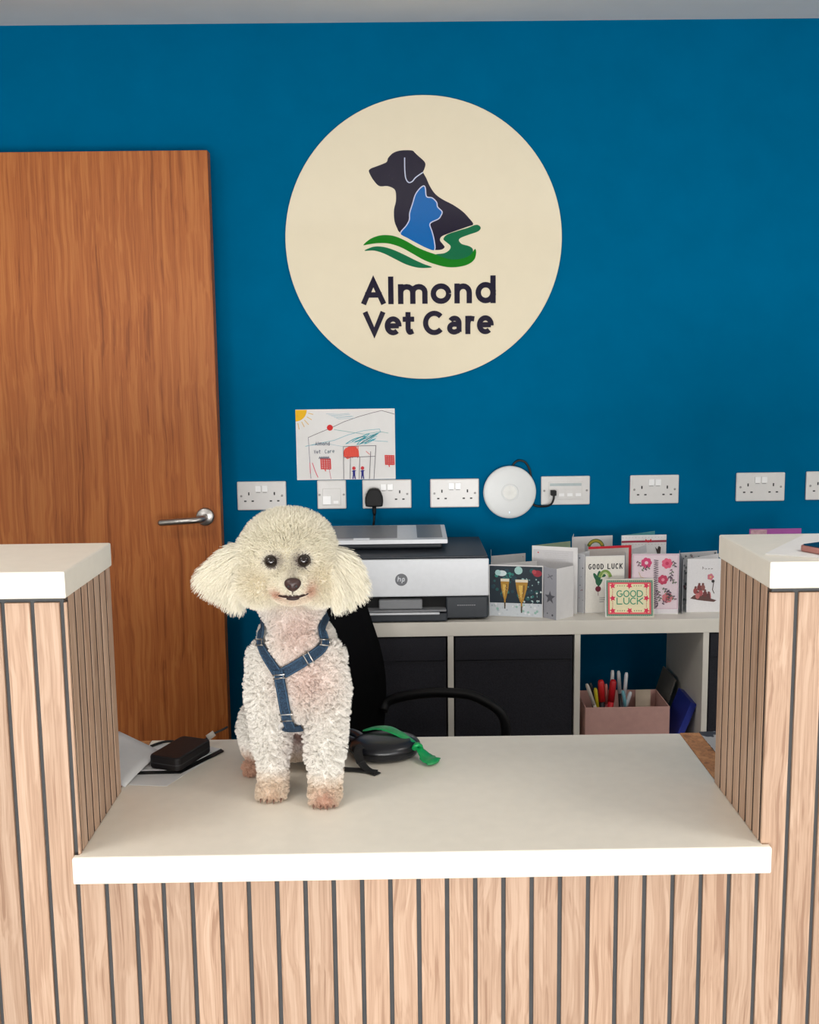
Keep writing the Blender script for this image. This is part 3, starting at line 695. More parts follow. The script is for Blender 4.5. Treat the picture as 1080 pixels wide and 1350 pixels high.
def art_floral(p, W_, H_):
    p.rect(.001, .006, W_-.001, H_-.001, (206, 176, 192)); p.rect(.004, .016, W_-.004, H_-.004, (222, 204, 212)); p.rect(.002, .002, W_-.002, .014, (222, 218, 222))
    rg = random.Random(11); PK = (206, 62, 112); DK = (74, 56, 74)
    def fl(x, y, r, c1, c2):
        for k in range(7): p.disc(x+r*.62*math.cos(k*2*pi/7), y+r*.62*math.sin(k*2*pi/7), r*.42, c1, 8)
        p.disc(x, y, r*.34, c2, 8)
    fl(W_*.30, H_*.85, .0145, PK, (228, 196, 206)); fl(W_*.74, H_*.84, .0145, (220, 92, 124), (200, 50, 90)); fl(W_*.66, H_*.57, .0135, (190, 58, 92), (226, 140, 160)); fl(W_*.76, H_*.27, .0145, (204, 120, 128), (190, 80, 90))
    for (x0, y0, n, ang) in ((.12, .88, 4, -1.2), (.2, .74, 5, .3), (.85, .74, 6, -1.7), (.78, .62, 6, -.8), (.55, .40, 7, -1.3), (.68, .44, 6, -1.0), (.8, .40, 5, -1.6), (.65, .18, 6, .6), (.85, .32, 4, -1.0), (.88, .88, 4, -1.4)):
        x, y = W_*x0, H_*y0
        for k in range(n):
            xx, yy = x+.0045*k*math.cos(ang), y+.0045*k*math.sin(ang); s = 1 if k % 2 else -1
            p.line([(xx, yy), (xx+.0065*math.cos(ang+s), yy+.0065*math.sin(ang+s))], .0030, rg.choice([DK, (120, 84, 100), (96, 110, 84)]))
        p.line([(x, y), (x+.0045*n*math.cos(ang), y+.0045*n*math.sin(ang))], .0008, DK)
    # sideways lettering running up the middle
    y = H_*.90
    for k in range(11):
        p.line([(W_*.455, y), (W_*.55, y-.002), (W_*.46, y-.006), (W_*.555, y-.008), (W_*.48, y-.0105)], .0019, DK); y -= .0118
    p.line(arc(W_*.46, H_*.17, .012, .012, 200, 380, 10), .002, DK)
    p.line([(W_*.14, H_*.7), (W_*.18, H_*.62), (W_*.34, H_*.58)], .0014, (196, 176, 120))
def art_animals(p, W_, H_):
    p.rect(.001, .001, W_-.001, H_-.001, (226, 224, 226))
    for k, ch in enumerate('Love'):
        p.line([(.042+k*.008, H_*.80), (.042+k*.008, H_*(.815 if k else .85)), (.046+k*.008, H_*.81)], .0013, (96, 84, 84))
    p.poly([(.010, H_*.26), (.020, H_*.32), (.030, H_*.34), (.045, H_*.33), (.060, H_*.27), (.082, H_*.22), (.075, H_*.19), (.05, H_*.21), (.03, H_*.23)], (96, 64, 60))
    for x, y, c in ((.024, .40, (150, 70, 70)), (.034, .46, (128, 60, 62)), (.044, .46, (140, 84, 80)), (.038, .36, (170, 84, 88)), (.050, .34, (110, 56, 56)), (.030, .31, (190, 110, 110)), (.06, .30, (96, 60, 60))):
        p.disc(x, H_*y, .0062, c, 9, .009); p.disc(x, H_*y+.010, .0035, (112, 70, 66), 8)
    for k in range(5): p.disc(.064+.005*math.cos(k*1.26), H_*.66+.005*math.sin(k*1.26), .0045, (206, 120, 136), 8)
    p.disc(.064, H_*.66, .003, (230, 180, 120), 8); p.disc(.071, H_*.58, .0045, (50, 46, 46), 8); p.line([(.073, H_*.56), (.070, H_*.42), (.075, H_*.35)], .0022, (84, 70, 66)); p.line([(.064, H_*.37), (.066, H_*.26)], .0022, (196, 110, 116))
def art_stars(p, W_, H_):
    rg = random.Random(5); p.rect(.0005, .0005, W_-.0005, H_-.0005, (188, 188, 190))
    for k in range(110): p.star(rg.uniform(.005, W_-.005), rg.uniform(.006, H_-.006), rg.uniform(.003, .0055), rg.choice([(86, 92, 96), (112, 60, 70), (96, 110, 108), (120, 124, 126)]), 5, .5, rg.uniform(0, 3))
def art_goodluck(p, W_, H_):
    p.rect(.002, .002, W_-.002, H_-.002, (92, 136, 116))
    for k in range(24):
        for q in (0, 1): p.disc(.004+k*(W_-.008)/23, .0045 if q else H_-.0045, .0011, (196, 206, 190), 6); p.disc(.0045 if q else W_-.0045, .004+k*(H_-.008)/23, .0011, (196, 206, 190), 6)
    p.rect(.008, .008, W_-.008, H_-.008, (232, 96, 104)); p.rect(.0125, .0125, W_-.0125, H_-.0125, (236, 226, 184)); p.rect(.021, .021, W_-.021, H_-.021, (236, 226, 188))
    for fx, fy in ((.155, .83), (.5, .83), (.845, .83), (.155, .5), (.845, .5), (.155, .17), (.5, .17), (.845, .17)): p.star(W_*fx, H_*fy, .0088, (222, 44, 84), 5, .5, pi/2+fx)
    for k in range(4):
        for y in (.17, .83):
            for x in (.26, .60): p.disc(W_*(x+.045*k), H_*y, .0014, (110, 96, 70), 6)
        for x in (.155, .845):
            for y in (.27, .60): p.disc(W_*x, H_*(y+.045*k), .0014, (196, 80, 90), 6)
    GRN = (60, 150, 116)
    for s, y in (('GOOD', .53), ('LUCK', .335)):
        x = W_*.235
        for ch in s: glyph(p, ch, x, x+.0165, H_*y, H_*y+.0185, .0026, GRN); x += W_*.138

m_teal_card = M('teal_card', (86, 160, 166), .7)
m_red_card = M('red_card', (206, 34, 52), .7)
m_green_card = M('sage_card', (150, 168, 140), .7)
m_grey_card = M('grey_card', (170, 170, 174), .7)
card('white card with tiny red dots behind the champagne card, beside the printer', (.2535, 2.945), (.3555, 2.985), .141, (.262, 3.05), 0, art_dots([(190, 60, 70), (150, 60, 60)], 5, 2))
card('landscape photo card of two champagne flutes in snow', (.2365, 2.815), (.3785, 2.785), .142, (.372, 2.86), 0, art_champagne)
card('slim silver card with a dark star, open beside the champagne card', (.3815, 2.790), (.4105, 2.7555), .139, (.4635, 2.800), 1, art_silver, None)
card('tall plain white card standing behind the silver star card', (.3595, 2.872), (.4775, 2.825), .1825, (.475, 2.935), 0, art_white_inner, m_green_card)
card('narrow grey card edge with red dots left of the vegetable card', (.4810, 2.845), (.4975, 2.830), .163, (.52, 2.885), 0, art_dots([(130, 50, 60), (90, 90, 96)], 8, 9, (.001, .0022), (186, 186, 190)))
card('white GOOD LUCK card printed with vegetables', (.5005, 2.835), (.6090, 2.842), .157, (.620, 2.885), 1, art_veg, m_grey_card)
card('red card open behind the vegetable GOOD LUCK card', (.5235, 2.925), (.6495, 2.945), .167, (.524, 2.98), 0, art_red_edge, None, m_red_card)
card('white card with green and gold wreath at the back', (.4955, 3.03), (.6170, 3.05), .178, (.51, 3.09), 0, art_wreath)
card('white card with red ribbon and bow print, teal back, rear row', (.6285, 2.985), (.7590, 2.99), .188, (.742, 3.06), 0, art_ribbon, m_teal_card)
card('pink floral card with sideways lettering', (.6240, 2.815), (.7490, 2.808), .166, (.764, 2.86), 1, art_floral, m_grey_card)
card('grey card scattered with small dark stars beside the floral card', (.7800, 2.915), (.892, 2.945), .148, (.7600, 2.805), 0, art_stars, m_grey_card)
card('white card with reddish animals and a flower, next to the right tower', (.7755, 2.825), (.8860, 2.825), .148, (.882, 2.90), 0, art_animals)
card('small square GOOD LUCK card with red stars and green border, in front', (.5465, 2.785), (.6765, 2.778), .1005, (.68, 2.80), 0, art_goodluck, None, M('cream_card', (228, 222, 204), .7), .012)
pc = empty('greeting_card', (1.06, 2.95, ST), 'purple card showing above the right counter tower', 'card', 'greeting cards on the white shelf')
MB().box(.983, 1.130, 2.95, 2.952, ST, ST+.2075).build('front_panel', M('purple_card', (152, 70, 148), .6), pc)
MB().box(.986, 1.032, 2.9485, 2.9498, ST+.12, ST+.205).build('card_print', M('mauve_print', (176, 140, 150), .6, 0, .3, 90), pc)

# ------------------------------------------------------------------ reception counter
ct = empty('reception_counter', (.02, 1.7, 0), 'oak slatted reception counter with cream tops and two raised towers', 'counter')
YF = 1.535
def body(name, x0, x1, y0, y1, z0, z1):
    return MB().box(x0, x1, y0, y1, z0, z1).build(name, m_back, ct)
tl = body('left_tower_body', -.96, -.499, YF+.006, 1.774, .0, 1.1185); tl.name = 'tower_body'
tr = body('tower_body', .550, 1.0, YF+.006, 1.774, .0, 1.1185)
lowb = body('low_front_body', -.499, .550, YF+.006, YF+.03, .0, .676)
PITCH = .04345; GAP = .0068; XG = .0205      # a groove centre lies at XG
m_groove = M('dark_groove_flank', (58, 46, 38), .8, 0, .1, 60)
def slat_mesh(wd, z0, z1, dep, dark=False):
    b = MB().box(-wd/2, wd/2, 0, dep, z0, z1, .0006, 1)
    me = bpy.data.meshes.new('slat'); me.from_pydata(b.v, [], b.f); me.materials.append(m_slat); me.materials.append(m_groove); me.update()
    for p in me.polygons:      # slat flanks inside the grooves get a dark colour
        if abs(p.normal.x) > .9 and dark: p.material_index = 1
    return me
SW = PITCH-GAP
me_low = slat_mesh(SW, .002, .6755, .006); me_tall = slat_mesh(SW, .002, 1.1115, .006)
def put(me, loc, parent, rz=0):
    o = bpy.data.objects.new('slat', me); col.objects.link(o); o.parent = parent
    Mi = Matrix.Translation(ct.location).inverted()   # parts sit at identity in world space below the root
    o.location = loc; o.rotation_euler = (0, 0, rz)
    return o
cl, cr = -.493, .544
k0 = math.floor((-.96-XG)/PITCH); k1 = math.ceil((1.0-XG)/PITCH)
for k in range(k0+1, k1-1):
    a, c = XG+k*PITCH+GAP/2, XG+(k+1)*PITCH-GAP/2
    if c <= cl-.0001 or a >= cr-.0001:
        put(me_tall, ((a+c)/2, YF, 0), tl if c <= cl else tr)
    elif a >= cl and c <= cr:
        put(me_low, ((a+c)/2, YF, 0), lowb)
    else:   # a slat cut by the tower corner: full height outside, low inside
        s_ = cl if a < cl else cr
        outer, inner = ((a, s_), (s_, c)) if a < cl else ((s_, c), (a, s_))
        for (u, v), z1, par in ((outer, 1.1115, tl if a < cl else tr), (inner, .6755, lowb)):
            if v-u > .001: put(slat_mesh(v-u, .002, z1, .006), ((u+v)/2, YF, 0), par)
# returns of the towers, facing the opening
SP = .0335; sy0 = YF+.007
n_side = 7
me_side = slat_mesh(SP-.0065, .7203, 1.1185, .006, True)
for i in range(n_side):
    y = sy0+SP*(i+.5)
    put(me_side, (cl, y, 0), tl, pi/2); put(me_side, (cr, y, 0), tr, -pi/2)
# tops
def slab(name, pts, z0, z1, bev=.0025):
    return MB().prism(pts, 'z', z0, z1, bev).build(name, m_lam, ct, recalc=True)
slab('tower_top', [(-.97, 1.528), (-.4915, 1.528), (-.4915, 1.779), (-.97, 1.779)], 1.1187, 1.1590)
slab('tower_top', [(.5418, 1.528), (1.01, 1.528), (1.01, 1.779), (.5418, 1.779)], 1.1187, 1.1590)
slab('low_countertop', [(-.503, 1.522), (.5575, 1.522), (.5575, 1.5343), (.5472, 1.5343), (.5472, 1.78), (.5490, 1.78), (.5490, 2.0225), (-.499, 2.0275), (-.499, 1.78), (-.4962, 1.78), (-.4962, 1.5343), (-.503, 1.5343)], .6765, .7200, .003)
for x0, x1 in ((-.90, -.5), (.550, .95)):
    MB().box(x0, x1, 1.782, 2.028, .676, .7185, .001).build('side_worktop', m_oak, ct, 'oak side worktop behind the tower')
for x in (-.94, .98): MB().box(x-.012, x+.012, 1.775, 2.02, 0, .676, .001).build('end_panel', m_back, ct)
for x in (-.488, .536): MB().box(x-.009, x+.009, 1.78, 2.01, 0, .676, .001).build('support_panel', m_back, ct)
# patterned desk pad
mz, t, bb = nt('zebra_pattern')
tc = t.nodes.new('ShaderNodeTexCoord'); wv = t.nodes.new('ShaderNodeTexWave'); wv.wave_type = 'RINGS'; wv.inputs['Scale'].default_value = 45; wv.inputs['Distortion'].default_value = 3; wv.inputs['Detail'].default_value = 1; wv.inputs['Detail Scale'].default_value = 1.4
mp = t.nodes.new('ShaderNodeMapping'); mp.inputs['Location'].default_value = (-.66, -1.93, 0); t.links.new(tc.outputs['Object'], mp.inputs[0]); t.links.new(mp.outputs[0], wv.inputs[0])
rp = t.nodes.new('ShaderNodeValToRGB'); rp.color_ramp.elements[0].position = .45; rp.color_ramp.elements[1].position = .55
rp.color_ramp.elements[0].color = (*lin((62, 64, 72)), 1); rp.color_ramp.elements[1].color = (*lin((186, 184, 184)), 1)
t.links.new(wv.outputs[0], rp.inputs[0]); t.links.new(rp.outputs[0], bb.inputs['Base Color']); bb.inputs['Roughness'].default_value = .7
zp = MB().box(.588, .83, 1.80, 2.026, .7187, .7215, .001).build('desk_pad', mz); tag(zp, 'black and white wavy patterned desk pad behind the right tower', 'desk pad')

# ------------------------------------------------------------------ office chair (faces right, behind the counter)
ch = empty('office_chair', (0, 0, 0), 'black mesh office chair with looped armrest behind the counter', 'chair')
m_mesh = M('black_chair_mesh', (9, 9, 11), .9, 0, .3, 500, .3, .1)
# local: seat faces +x, origin on floor under the gas lift
def grid_shell(f, nu, nv, th):
    vs = []; fs = []
    for s in (0, 1):
        for i in range(nu+1):
            for j in range(nv+1):
                vs.append(f(i/nu, j/nv, s*th))
    n = (nu+1)*(nv+1); g = lambda i, j, s: s*n+i*(nv+1)+j
    for i in range(nu):
        for j in range(nv):
            fs.append([g(i, j, 0), g(i+1, j, 0), g(i+1, j+1, 0), g(i, j+1, 0)]); fs.append([g(i, j, 1), g(i, j+1, 1), g(i+1, j+1, 1), g(i+1, j, 1)])
    for i in range(nu):
        for j in (0, nv): fs.append([g(i, j, 0), g(i+1, j, 0), g(i+1, j, 1), g(i, j, 1)])
    for j in range(nv):
        for i in (0, nu): fs.append([g(i, j, 0), g(i, j+1, 0), g(i, j+1, 1), g(i, j, 1)])
    return MB().add(vs, fs, True)
def backf(u, v, t_):   # u up, v across
    zz = .47+u*.43; wdt = .290-.075*min(1,u*1.3); y = (v-.5)*2*wdt
    x = -.235-.045*u+.05*math.sin(u*pi*.9)-.02-.045*(1-(2*v-1)**2)-t_
    return (x, y, zz)
grid_shell(backf, 14, 12, .035).build('backrest', m_mesh, ch, recalc=True)
MB().box(-.24, .23, -.235, .235, .43, .49, .025, 3, smooth=True).build('seat', m_mesh, ch)
for s in (-1, 1):
    y = s*.262
    pth = [(-.235, y*.93, .56), (-.22, y, .585), (-.12, y, .613), (-.02, y, .620), (.03, y, .608), (.074, y, .582), (.088, y, .545), (.084, y, .50), (.07, y*.95, .455), (.03, y*.8, .425)]
    MB().tube(catmull(pth, 5), .013, 12, None, True, 1.0).build('armrest', m_black, ch)
MB().tube([(0, 0, .10), (0, 0, .43)], .026, 16).build('gas_lift', m_black, ch)
MB().tube([(-.02, 0, .42), (-.26, 0, .43), (-.32, 0, .50), (-.325, 0, .62)], [.025, .022, .02, .012], 10).build('back_bracket', m_black, ch)
for k in range(5):
    a = 2*pi*k/5+.3; d = Vector((math.cos(a), math.sin(a), 0))
    MB().tube([d*.02+Vector((0, 0, .11)), d*.28+Vector((0, 0, .075))], [.028, .016], 8).build('base_leg', m_black, ch)
    c = d*.28; Mw = Matrix.Translation((c.x, c.y, .028)) @ Matrix.Rotation(a, 4, 'Z') @ Matrix.Rotation(pi/2, 4, 'X')
    MB().lathe([(.02, -.02), (.028, -.016), (.028, .016), (.02, .02)], 18, Mw).build('caster', m_black, ch)
ch.location = (.085, 2.35, 0); ch.rotation_euler = (0, 0, math.radians(-20))

# ------------------------------------------------------------------ things on the counter
CT = .7203
def sheet(name, pts, z0, mat, lb, cat, th=.0006):
    o = MB().prism(pts, 'z', z0, z0+th).build(name, mat, None, lb, cat, recalc=True); return o
sheet('paper_sheet', [(-.487, 1.80), (-.4185, 1.792), (-.350, 1.958), (-.487, 1.985)], CT, m_paper, 'white printed sheet lying lowest under the black case', 'paper')
pf = empty('paper_folder', (-.43, 1.9, CT), 'white papers in a black edged folder under the black case', 'folder')
MB().prism([(-.490, 1.846), (-.405, 1.848), (-.344, 1.955), (-.352, 1.966), (-.420, 1.90), (-.4895, 1.905)][::-1], 'z', CT+.0008, CT+.0028).build('folder_edge', m_black, pf, recalc=True)
MB().prism([(-.4895, 1.858), (-.412, 1.860), (-.352, 1.963), (-.42, 1.995), (-.489, 1.995)], 'z', CT+.0029, CT+.0042).build('top_sheet', m_paper, pf, recalc=True)
# white sheet sticking out from behind the left tower, one corner curled up
cB, cR, cL_, cQ = Vector((-.4905, 1.788, CT+.0010)), Vector((-.4555, 1.922, CT+.015)), Vector((-.556, 2.005, CT+.026)), Vector((-.597, 1.870, CT+.006))
def paperf(u, v, t_):
    p = (cB*(1-v)+cQ*v)*(1-u)+(cR*(1-v)+cL_*v)*u
    return p+Vector((0, 0, .006*math.sin(u*pi)*(.4+v)-t_+.0008))
grid_shell(paperf, 8, 6, .0006).build('folded_paper', m_paper, None, 'curled white paper sticking out from behind the left tower', 'paper', recalc=True)
# black case with rounded corners, with cable
def rounded_outline(c, sx, sy, r, rot, n=5):
    pts = []
    for (qx, qy, a0) in ((1, 1, 0), (-1, 1, 90), (-1, -1, 180), (1, -1, 270)):
        for i in range(n+1):
            a = math.radians(a0+90*i/n); pts.append(Vector((qx*(sx/2-r)+r*math.cos(a), qy*(sy/2-r)+r*math.sin(a))))
    R_ = Matrix.Rotation(rot, 2)
    return [(c[0]+(R_ @ p).x, c[1]+(R_ @ p).y) for p in pts]
bc = empty('black_case', (-.416, 1.906, CT+.004), 'small black rounded case lying on papers beside the dog', 'case')
m_case = M('black_leatherette', (20, 16, 17), .5, 0, .15, 150, .1, .3)
MB().prism(rounded_outline((-.416, 1.906), .066, .112, .011, math.radians(-22)), 'z', CT+.0044, CT+.030, .004, smooth=False).build('case_body', m_case, bc, recalc=True)
MB().prism(rounded_outline((-.416, 1.906), .0665, .1125, .011, math.radians(-22)), 'z', CT+.0155, CT+.0172).build('case_seam', m_slot, bc, recalc=True)
MB().box(-.4135, -.4095, 1.851, 1.8535, CT+.021, CT+.0235, .0006, mat=Matrix.Translation((0, .006, 0))).build('clasp', m_chrome, bc)
cb = empty('charging_cable', (-.36, 1.99, CT), 'thin black cable with white connector behind the black case', 'cable')
MB().tube(catmull([(-.402, 1.985, CT+.006), (-.385, 1.995, CT+.012), (-.372, 2.0, CT+.020), (-.355, 2.006, CT+.026), (-.345, 2.012, CT+.030)], 4), .0022, 8).build('cord', m_blackrub, cb)
MB().tube([(-.3825, 1.9965, CT+.0135), (-.3695, 2.001, CT+.0215)], .0058, 10).build('connector', M('white_plug', (206, 200, 192), .4), cb)
MB().tube(catmull([(-.488, 1.975, CT+.0045+.002), (-.47, 1.992, CT+.0078), (-.45, 1.996, CT+.0078), (-.43, 1.98, CT+.0078)], 4), .0026, 8).build('spare_cord', m_blackrub, cb)

# paper and phone on the right tower
sheet('paper_sheet', [(.553, 1.586), (.66, 1.535), (.86, 1.66), (.735, 1.772), (.676, 1.755)], 1.1592, m_paper, 'white sheet lying on the right counter tower under the phone', 'paper', .0018)
ph = empty('phone', (.66, 1.62, 1.161), 'dark phone in a rose brown case on the right tower', 'phone')
po = rounded_outline((.694, 1.608), .074, .150, .011, math.radians(-62))
MB().prism(po, 'z', 1.1612, 1.1705, .0018).build('phone_case', M('rose_brown_case', (166, 112, 104), .4), ph, recalc=True)
MB().prism(rounded_outline((.694, 1.608), .068, .144, .009, math.radians(-62)), 'z', 1.1705, 1.1715).build('screen', M('dark_phone_glass', (22, 26, 40), .08), ph, recalc=True)

# retractable lead with green bag
ld = empty('retractable_lead', (-.035, 1.93, CT), 'black retractable dog lead lying beside the dog', 'dog lead')
m_ld = M('lead_plastic', (18, 20, 26), .28, 0, .08, 60)
EL = Matrix.Translation((-.035, 1.928, CT+.0005)) @ Matrix.Rotation(math.radians(8), 4, 'Z') @ Matrix.Diagonal((1.18, .95, 1, 1))
MB().lathe([(.040, 0), (.052, .004), (.0565, .012), (.0565, .022), (.052, .029), (.040, .034), (.02, .0355), (.001, .036)], 48, EL).build('lead_housing', m_ld, ld, recalc=True)
MB().lathe([(.0572, .0155), (.0578, .0165), (.0578, .0175), (.0572, .0185)], 48, EL).build('housing_seam', m_black, ld, recalc=True)
hd = [(-.078, 1.960, CT+.018), (-.092, 1.985, CT+.018), (-.108, 1.998, CT+.018), (-.121, 1.992, CT+.018), (-.120, 1.974, CT+.018), (-.088, 1.938, CT+.018)]
MB().tube(catmull(hd, 6), .0105, 12).build('handle_loop', m_ld, ld)
st = catmull([(-.070, 1.905, CT+.030), (-.083, 1.885, CT+.028), (-.080, 1.866, CT+.014), (-.068, 1.848, CT+.004), (-.047, 1.828, CT+.0012)], 6); WST = .016
nr = [Vector((-.25, -.55, .8)).normalized() if i < 14 else Vector((0, 0, 1)) for i in range(len(st))]
MB().ribbon(st, nr, WST, .0014).build('strap', M('black_webbing', (26, 25, 25), .8, 0, .2, 400, .2), ld, recalc=True)
st = catmull([(-.050, 1.834, CT+.0036), (-.075, 1.846, CT+.0022), (-.098, 1.852, CT+.0016), (-.125, 1.86, CT+.0012)], 6)
MB().ribbon(st, [Vector((0, 0, 1))]*len(st), WST, .0014).build('strap', _mats['black_webbing'], ld, recalc=True)
gb = empty('waste_bag', (.045, 1.89, CT), 'green plastic waste bag knotted round the lead', 'bag')
mg, t, bb = nt('thin_green_plastic')
nz = t.nodes.new('ShaderNodeTexNoise'); nz.inputs['Scale'].default_value = 90; rp = t.nodes.new('ShaderNodeValToRGB')
rp.color_ramp.elements[0].color = (*lin((6, 120, 62)), 1); rp.color_ramp.elements[1].color = (*lin((24, 172, 96)), 1)
tc = t.nodes.new('ShaderNodeTexCoord'); t.links.new(tc.outputs['Object'], nz.inputs[0]); t.links.new(nz.outputs[0], rp.inputs[0]); t.links.new(rp.outputs[0], bb.inputs['Base Color'])
bb.inputs['Roughness'].default_value = .3
def crumple(path, wds, name, seed, flat=.22):
    P = catmull(path, 6); n = 14; rg = random.Random(seed); vs = []; k = len(P)
    for i in range(k):
        u = i/(k-1)*(len(wds)-1); a = int(min(u, len(wds)-2)); wd = wds[a]*(1-(u-a))+wds[a+1]*(u-a)
        t_ = (P[min(i+1, k-1)]-P[max(i-1, 0)]).normalized(); sd = t_.cross(Vector((0, 0, 1))).normalized(); up_ = sd.cross(t_)
        for j in range(n):
            an = 2*pi*j/n; f = 1+.22*mnoise.noise(Vector((math.cos(an)*2, math.sin(an)*2+seed, i*.35)))
            vs.append(P[i]+sd*math.cos(an)*wd*f+up_*math.sin(an)*wd*flat*f)
    fs = [[i*n+j, i*n+(j+1) % n, (i+1)*n+(j+1) % n, (i+1)*n+j] for i in range(k-1) for j in range(n)]+[list(range(n))[::-1], list(range((k-1)*n, k*n))]
    return MB().add(vs, fs, True).build(name, mg, gb, recalc=True)
crumple([(-.078, 1.962, CT+.036), (-.050, 1.962, CT+.0415), (-.030, 1.955, CT+.0415), (-.010, 1.938, CT+.0385), (.012, 1.917, CT+.032), (.022, 1.908, CT+.027)], [.004, .010, .013, .011, .008, .006], 'bag_tail', 1, .18)
crumple([(.018, 1.912, CT+.012), (.020, 1.900, CT+.022), (.024, 1.896, CT+.031), (.030, 1.900, CT+.029), (.034, 1.904, CT+.020)], [.005, .006, .007, .006, .004], 'bag_knot', 5, .6)
crumple([(.026, 1.905, CT+.024), (.036, 1.895, CT+.015), (.045, 1.885, CT+.008), (.055, 1.876, CT+.006), (.060, 1.872, CT+.0052)], [.005, .011, .017, .019, .010], 'bag_end', 9, .24)
# ------------------------------------------------------------------ dog
dog = empty('dog', (-.185, 1.80, CT), 'fluffy white curly haired small dog sitting on the counter', 'dog')
bb_ = MB()
def el(c, r, rot=None): bb_.ellipsoid(c, r, None, rot, 3)
def limb(pts):
    for (p, r), (q, s) in zip(pts[:-1], pts[1:]):
        p, q = Vector(p), Vector(q); n = max(2, int((q-p).length/.012))
        for i in range(n+1):
            t_ = i/n; rr = r*(1-t_)+s*t_; el(p.lerp(q, t_), (rr, rr, rr))
# head
el((-.191, 1.750, 1.132), (.077, .070, .064)); el((-.188, 1.755, 1.158), (.066, .064, .048)); el((-.189, 1.722, 1.150), (.050, .040, .034))
el((-.226, 1.728, 1.098), (.042, .042, .036)); el((-.143, 1.728, 1.098), (.040, .042, .036))
el((-.176, 1.690, 1.102), (.036, .034, .026)); el((-.173, 1.672, 1.104), (.023, .026, .020)); el((-.176, 1.690, 1.085), (.030, .026, .014))
# ears
el((-.262, 1.757, 1.132), (.030, .030, .022)); el((-.312, 1.758, 1.106), (.018, .012, .018)); el((-.116, 1.757, 1.126), (.026, .028, .022)); el((-.084, 1.758, 1.092), (.015, .012, .017))
el((-.277, 1.758, 1.112), (.030, .022, .038)); el((-.293, 1.758, 1.108), (.028, .017, .028)); el((-.270, 1.758, 1.090), (.026, .018, .026))
el((-.104, 1.758, 1.106), (.026, .021, .036)); el((-.096, 1.758, 1.098), (.022, .017, .028)); el((-.109, 1.758, 1.086), (.022, .017, .022))
# neck, chest, trunk
limb([((-.188, 1.768, 1.07), .052), ((-.186, 1.782, 1.02), .050), ((-.184, 1.785, .98), .060)])
el((-.185, 1.783, .945), (.066, .062, .062)); el((-.184, 1.780, .900), (.066, .060, .070))
limb([((-.184, 1.81, .96), .066), ((-.190, 1.86, .89), .074), ((-.203, 1.90, .825), .080)])
el((-.205, 1.905, .80), (.080, .072, .072))
# front legs
limb([((-.233, 1.775, .955), .030), ((-.231, 1.765, .90), .0335), ((-.226, 1.757, .83), .0275), ((-.225, 1.752, .765), .0225), ((-.225, 1.748, .742), .0215)])
el((-.2255, 1.742, .7345), (.0245, .0285, .0125))
limb([((-.132, 1.770, .955), .031), ((-.130, 1.757, .90), .0345), ((-.133, 1.742, .83), .0300), ((-.1335, 1.726, .765), .0250), ((-.1335, 1.722, .742), .0235)])
el((-.1335, 1.716, .7345), (.0265, .0300, .0125))
for cx, cy in ((-.2255, 1.7185), (-.1335, 1.6910)):      # toes
    for q in (-1.5, -.5, .5, 1.5): el((cx+q*.0115, cy+abs(q)*.0045, .7315), (.0068, .0105, .0088))
# haunches and hind feet
el((-.262, 1.885, .785), (.036, .062, .058)); el((-.150, 1.89, .785), (.034, .062, .058))
limb([((-.262, 1.875, .737), .015), ((-.276, 1.835, .735), .0135)]); limb([((-.130, 1.87, .737), .015), ((-.125, 1.835, .735), .0135)])
limb([((-.20, 1.975, .76), .018), ((-.205, 2.0, .80), .016)])     # tail root
raw = bb_.build('dog_raw'); md = raw.modifiers.new('r', 'REMESH'); md.mode = 'VOXEL'; md.voxel_size = .0042
dg = bpy.context.evaluated_depsgraph_get(); me = bpy.data.meshes.new_from_object(raw.evaluated_get(dg)); bpy.data.objects.remove(raw)
bm = bmesh.new(); bm.from_mesh(me)
for _ in range(4): bmesh.ops.smooth_vert(bm, verts=bm.verts, factor=.5, use_axis_x=True, use_axis_y=True, use_axis_z=True)
for v in bm.verts: v.co.z = max(v.co.z, CT+.0003)
bmesh.ops.triangulate(bm, faces=bm.faces[:]); bm.normal_update()
bvh = BVHTree.FromBMesh(bm); bm.to_mesh(me); bm.free()
me.polygons.foreach_set('use_smooth', [True]*len(me.polygons)); me.name = 'body'
def front(x, z):
    h_ = bvh.ray_cast(Vector((x, 1.4, z)), Vector((0, 1, 0)))
    return h_[0], h_[1]

EYES = [front(-.2095, 1.1405)[0], front(-.1575, 1.1400)[0]]
NOSE = front(-.1715, 1.1100)[0]
